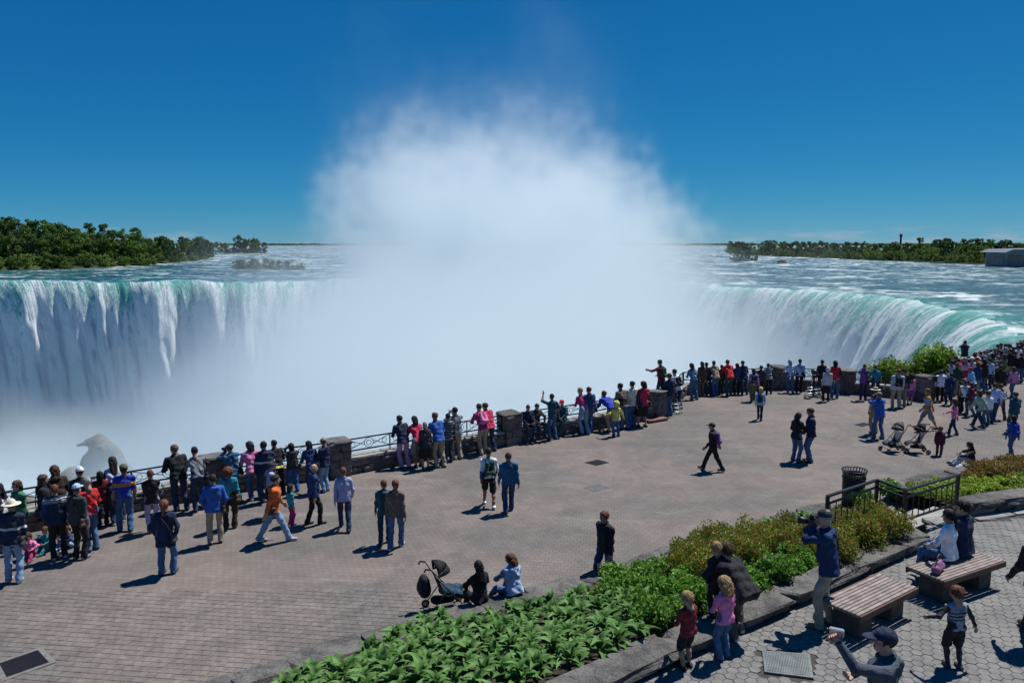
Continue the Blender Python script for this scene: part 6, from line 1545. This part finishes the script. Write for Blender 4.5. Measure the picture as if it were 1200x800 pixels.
# islets in the rapids
def islet(px, D_, w, h, z0, trees, lab, grp):
    u = (px-600)/F/cp; c = Vector((u*D_, D_, z0)); s_ = SDF((-w*.75, -w*.5, -2.5), (w*.75, w*.5, h+1), max(.35, w/40)); s_.ell((0, 0, -.6), (w*.5, w*.3, h*.5+.6), 0, 0); s_.D += (.35*np.sin(s_.P[..., 0]*1.1)*np.sin(s_.P[..., 1]*1.3)).astype(np.float32)
    V, Q, l = s_.mesh(); t = link('islet', np_mesh('islet', V, Q, M_GRASS), None, c); tag(t, lab, 'islet', kind='structure')
    for dx, dy, sc, kd in trees: tree(c+Vector((dx, dy, h*.2)), sc, kd, grp[0], grp[1], 'islet_tree' if kd in TK else 'islet_bush', 'tree' if kd in TK else 'bush')
islet(290, 640, 46, 2.0, -1.2, [(-19+2.7*k, rt.uniform(-4, 4), rt.uniform(.95, 1.3)*(1.0 if 3 < k < 12 else .7), (TK+BK)[(k*2) % 9]) for k in range(15)], 'small tree covered islet above the falls', ('dark tree on the small islet above the falls', 'trees on the small islet'))
islet(306, 318, 24, 1.6, -3.4, [(-9+3*k, rt.uniform(-2, 2), rt.uniform(.65, 1.0), BK[k % 3]) for k in range(8)], 'low scrubby islet at the brink of the falls', ('scrubby bush on the low islet at the brink', 'bushes on the brink islet'))
islet(352, 320, 8, 1.0, -3.4, [(-2+2*k, 0, rt.uniform(.4, .55), BK[k % 3]) for k in range(3)], 'tiny scrubby islet half lost in spray', ('small bush on the tiny islet in the spray', 'bushes on the tiny islet'))
islet(868, 430, 18, 1.2, -2.6, [(-6+3*k, rt.uniform(-2, 2), rt.uniform(.42, .62), TK[k % 6]) for k in range(5)], 'misty tree covered islet beside the plume', ('hazy tree on the islet beside the plume', 'trees on the misty islet'))
# stranded rock in the rapids
u = (912-600)/F/cp; s_ = SDF((-4, -3, -2), (4, 3, 3), .4); s_.ell((0, 0, 0), (2.6, 1.6, 1.5), 0, 0); s_.cone((-1, 0, 0), (1.6, .5, .9), 1.2, .8, 0, .3); V, Q, l = s_.mesh()
tag(link('river_rock', np_mesh('river_rock', V, Q, M_CLIFF, smooth=False), None, (u*400, 400, -2.3)), 'dark rock stranded in the white rapids', 'rock', kind='thing')
# boulder stack in the mist below the wall
bx = Vector(((112-600)/F/cp*118, 118, 0)); s_ = SDF((-26, -9, -1), (14, 9, 36), .7)
for c_, r_ in (((0, 0, 21), (3.0, 3.0, 10.5)), ((-.5, 0, 24), (2.6, 2.6, 7)), ((-6, 1, 15), (5, 4, 11)), ((-13, 2, 8), (7, 5, 13)), ((6, 2, 9), (5, 4, 12)), ((-4, 0, 2), (14, 7, 10))): s_.ell(c_, r_, 0, .8)
for k in range(9):
    f = np.random.RandomState(k).normal(size=3)*.75; s_.D += (.28*np.sin(s_.P@f+k)).astype(np.float32)
V, Q, l = s_.mesh(); tag(link('boulder_stack', np_mesh('boulder_stack', V, Q, M_CLIFF, smooth=False), None, (bx.x, bx.y, ZBASE)), 'grey boulder stack half hidden by spray below the wall', 'rock', kind='thing')
# distant wood along the horizon
r = np.random.RandomState(4); P = []
for px in np.arange(-60, 1300, .55):
    d = 2300+250*r.rand(); u = (px-600)/F/cp
    for k in range(2): P.append((u*d+r.uniform(-3, 3), d, 1.0+r.uniform(0, 6)*(0.75+.4*n1(px*.05, 1))))
tag(link('distant_wood', leaf_cloud('distant_wood', P, 6.0, M_T2, 5, .8, .3)), 'thin line of distant woods on the horizon', 'wood', kind='stuff')
mb = MB(); mb.add([(-2600, 2280, .3), (2600, 2280, .3), (2600, 2280, 3), (-2600, 2280, 3), (-2600, 5200, 4), (2600, 5200, 4)], [(0, 1, 2, 3), (3, 2, 5, 4)]); tag(mb.build('distant_shore', M_GRASS), 'distant low shore', 'shore', kind='structure')
# mast above the trees
u = (1048-600)/F/cp; D_ = 470; t = empty('mast', (u*D_, D_, 0)); tag(t, 'slender dark mast rising over the far trees', 'mast', kind='thing')
q = MB(); q.tube([(0, 0, 0), (0, 0, 12.2)], [.8, .55], 8); q.build('shaft', simple('mast_grey', (.10, .10, .11), .7), t)
q = MB(); q.lathe([(.5, 11.2), (.85, 11.6), (.85, 13.0), (.4, 13.4), (.001, 13.6)], 10); q.build('head', simple('mast_head', (.12, .12, .13), .6), t)
# low pavilion on the far shore
u0 = (1171-600)/F/cp; D_ = 322; t = empty('pavilion', (u0*D_, D_, -2.2)); tag(t, 'low blue grey pavilion with overhanging roof on the far shore', 'building', kind='thing')
M_BL = simple('pavilion_wall', (.20, .24, .28), .6, var=.1, scale=.5); M_RF = simple('pavilion_roof', (.16, .19, .22), .5, var=.1, scale=.5); M_PN = simple('window_glass', (.02, .035, .05), .08, var=.0, spec=.8)
q = MB(); q.box((0, 0, 0), (34, 14, 6.0)); q.build('wall', M_BL, t)
q = MB(); q.add([(-1.6, -2, 6.0), (36, -2, 6.0), (36, 16, 6.0), (-1.6, 16, 6.0), (1.5, -2, 7.3), (36, -2, 7.9), (36, 16, 7.9), (1.5, 16, 7.3)], [(3, 2, 1, 0), (4, 5, 6, 7), (0, 1, 5, 4), (1, 2, 6, 5), (2, 3, 7, 6), (3, 0, 4, 7)]); q.build('roof', M_RF, t)
for k in range(4):
    q = MB(); y = .9+k*3.2; q.box((-.06, y, .9), (.05, y+2.5, 5.0)); w = q.build('window', M_PN, t)
    q = MB(); q.box((-.12, y+1.2, .9), (-.065, y+1.32, 5.0)); q.box((-.12, y-.08, 2.9), (-.066, y+2.58, 3.02)); q.build('frame', M_RF, w)
for k in range(10):
    q = MB(); x = .8+k*3.2; q.box((x, -.06, .9), (x+2.5, .05, 5.0)); w = q.build('window', M_PN, t)
    q = MB(); q.box((x+1.2, -.12, .9), (x+1.32, -.065, 5.0)); q.box((x-.08, -.12, 2.9), (x+2.58, -.066, 3.02)); q.build('frame', M_RF, w)
# river wall in front of it
q = MB(); ux = [((p-600)/F/cp, float(np.interp(p, RPX, RD))-3) for p in (1040, 1120, 1200, 1300)]
t = empty('river_wall', (ux[0][0]*ux[0][1], ux[0][1], -4)); tag(t, 'long grey river wall under the pavilion', 'wall', kind='thing')
for a, b in zip(ux, ux[1:]):
    q = MB(); q.bar(Vector((a[0]*a[1], a[1], -2.9))-t.location, Vector((b[0]*b[1], b[1], -2.9))-t.location, 1.0, 2.4); q.build('panel', M_CONC, t)
# ------------------------------------------------------------------ mist (voxel grid made by geometry nodes)
def build_mist():
    m = bpy.data.materials.new('mist'); m.use_nodes = True; nt = m.node_tree; nt.nodes.clear()
    N = NT(nt); out = N.n('ShaderNodeOutputMaterial')
    pv = N.n('ShaderNodeVolumePrincipled', {'Color': (0.885, 0.933, 0.952, 1), 'Density': 1.0, 'Anisotropy': 0.55})
    nt.links.new(pv.outputs[0], out.inputs['Volume'])
    g = bpy.data.node_groups.new('mist_density', 'GeometryNodeTree')
    g.interface.new_socket('Geometry', in_out='OUTPUT', socket_type='NodeSocketGeometry')
    G = NT(g); go = G.n('NodeGroupOutput')
    pos = G.n('GeometryNodeInputPosition').outputs[0]
    s = G.n('ShaderNodeSeparateXYZ', {0: pos}); x, y, z = s.outputs
    M = G.m
    def gn(scale, detail, rough=0.6, off=(0, 0, 0), sc=(1, 1, 1)):
        v = G.n('ShaderNodeVectorMath', {0: pos, 1: sc}, operation='MULTIPLY').outputs[0]
        v = G.n('ShaderNodeVectorMath', {0: v, 1: off}, operation='ADD').outputs[0]
        return G.n('ShaderNodeTexNoise', {'Vector': v, 'Scale': scale, 'Detail': detail, 'Roughness': rough}).outputs[0]
    big = M('SUBTRACT', gn(0.022, 2, 0.5), 0.5)
    mid = M('SUBTRACT', gn(0.055, 4, 0.6, (31, 5, 0)), 0.5)
    fin = M('SUBTRACT', gn(0.11, 4, 0.65, (7, 77, 3)), 0.5)
    wis = M('SUBTRACT', gn(0.035, 5, 0.7, (3, 50, 9), (1.0, 1.0, 0.8)), 0.5)
    sq = lambda a: M('MULTIPLY', a, a)
    # rising column over the heart of the horseshoe
    up = G.ramp(z, -30.0, 62.0)
    rx = G.n('ShaderNodeMapRange', {0: up, 3: 63.0, 4: 36.0}).outputs[0]
    dx = M('DIVIDE', M('SUBTRACT', x, M('ADD', PLX, M('MULTIPLY', z, -0.25))), rx); dy = M('DIVIDE', M('SUBTRACT', y, 225.0), M('MULTIPLY', rx, 0.85))
    rr_ = M('SQRT', M('ADD', sq(dx), sq(dy)))
    rr_ = M('ADD', rr_, M('ADD', M('MULTIPLY', M('ABSOLUTE', mid), 2.3), M('ADD', M('MULTIPLY', big, 0.55), M('MULTIPLY', M('ABSOLUTE', fin), 1.5))))
    colm = M('MULTIPLY', G.ramp(rr_, 1.26, 0.90), G.ramp(M('ADD', z, M('ADD', M('MULTIPLY', M('ABSOLUTE', mid), 95.0), M('ADD', M('MULTIPLY', big, 30.0), M('MULTIPLY', M('ABSOLUTE', fin), 55.0)))), 56.0, 22.0))
    # spray lying in the gorge
    top = M('ADD', -36.5, M('ADD', M('MULTIPLY', G.ramp(M('ABSOLUTE', M('SUBTRACT', x, 2.0)), 74.0, 30.0), 40.0), M('MULTIPLY', big, 17.0)))
    low = G.ramp(M('SUBTRACT', z, M('ADD', top, M('ADD', M('MULTIPLY', mid, 24.0), M('MULTIPLY', fin, 16.0)))), 5.0, -10.0)
    low = M('MULTIPLY', low, G.ramp(x, 50.0, 16.0))
    # torn wisps drifting off the column
    wr = M('SQRT', M('ADD', sq(M('DIVIDE', M('SUBTRACT', x, PLX - 14.0), 58.0)), sq(M('DIVIDE', M('SUBTRACT', y, 225.0), 55.0))))
    ws = M('MULTIPLY', M('MULTIPLY', G.ramp(wr, 1.05, 0.2), G.ramp(wis, -0.02, 0.22)), G.ramp(z, 100.0, 20.0))
    ws = M('MULTIPLY', ws, G.ramp(z, -8.0, 14.0))
    den = M('ADD', M('MULTIPLY', M('MULTIPLY', colm, G.ramp(mid, -0.25, 0.2, 0.4, 1.5)), 0.052), M('ADD', M('MULTIPLY', low, 0.045), M('MULTIPLY', ws, 0.0065)))
    lo = (-235.0, 62.0, -53.0); hi = (78.0, 330.0, 104.0); vx = 2.2
    box = 1.0
    for a, (p, q) in zip((x, y, z), zip(lo, hi)):
        if p > -53.5: 
            if p != -53.0: box = M('MULTIPLY', box, G.ramp(a, p + 2, p + 26))
        box = M('MULTIPLY', box, G.ramp(a, q - 2, q - 20))
    box = M('MULTIPLY', box, G.ramp(x, lo[0] + 2, lo[0] + 30))
    den = M('MULTIPLY', den, box)
    vc = G.n('GeometryNodeVolumeCube', {'Density': den, 'Min': lo, 'Max': hi,
             'Resolution X': int((hi[0]-lo[0])/vx), 'Resolution Y': int((hi[1]-lo[1])/vx), 'Resolution Z': int((hi[2]-lo[2])/vx)})
    sm = G.n('GeometryNodeSetMaterial', {'Geometry': vc.outputs[0], 'Material': m})
    g.links.new(sm.outputs[0], go.inputs[0])
    me = bpy.data.meshes.new('mist'); me.from_pydata([(0, 200, -20), (1, 200, -20), (0, 201, -20)], [], [(0, 1, 2)]); me.materials.append(m)
    o = link('mist', me); md = o.modifiers.new('density', 'NODES'); md.node_group = g
    tag(o, 'tall white plume of spray rising from the gorge', 'mist', kind='stuff')
PLX = 4.0
build_mist()
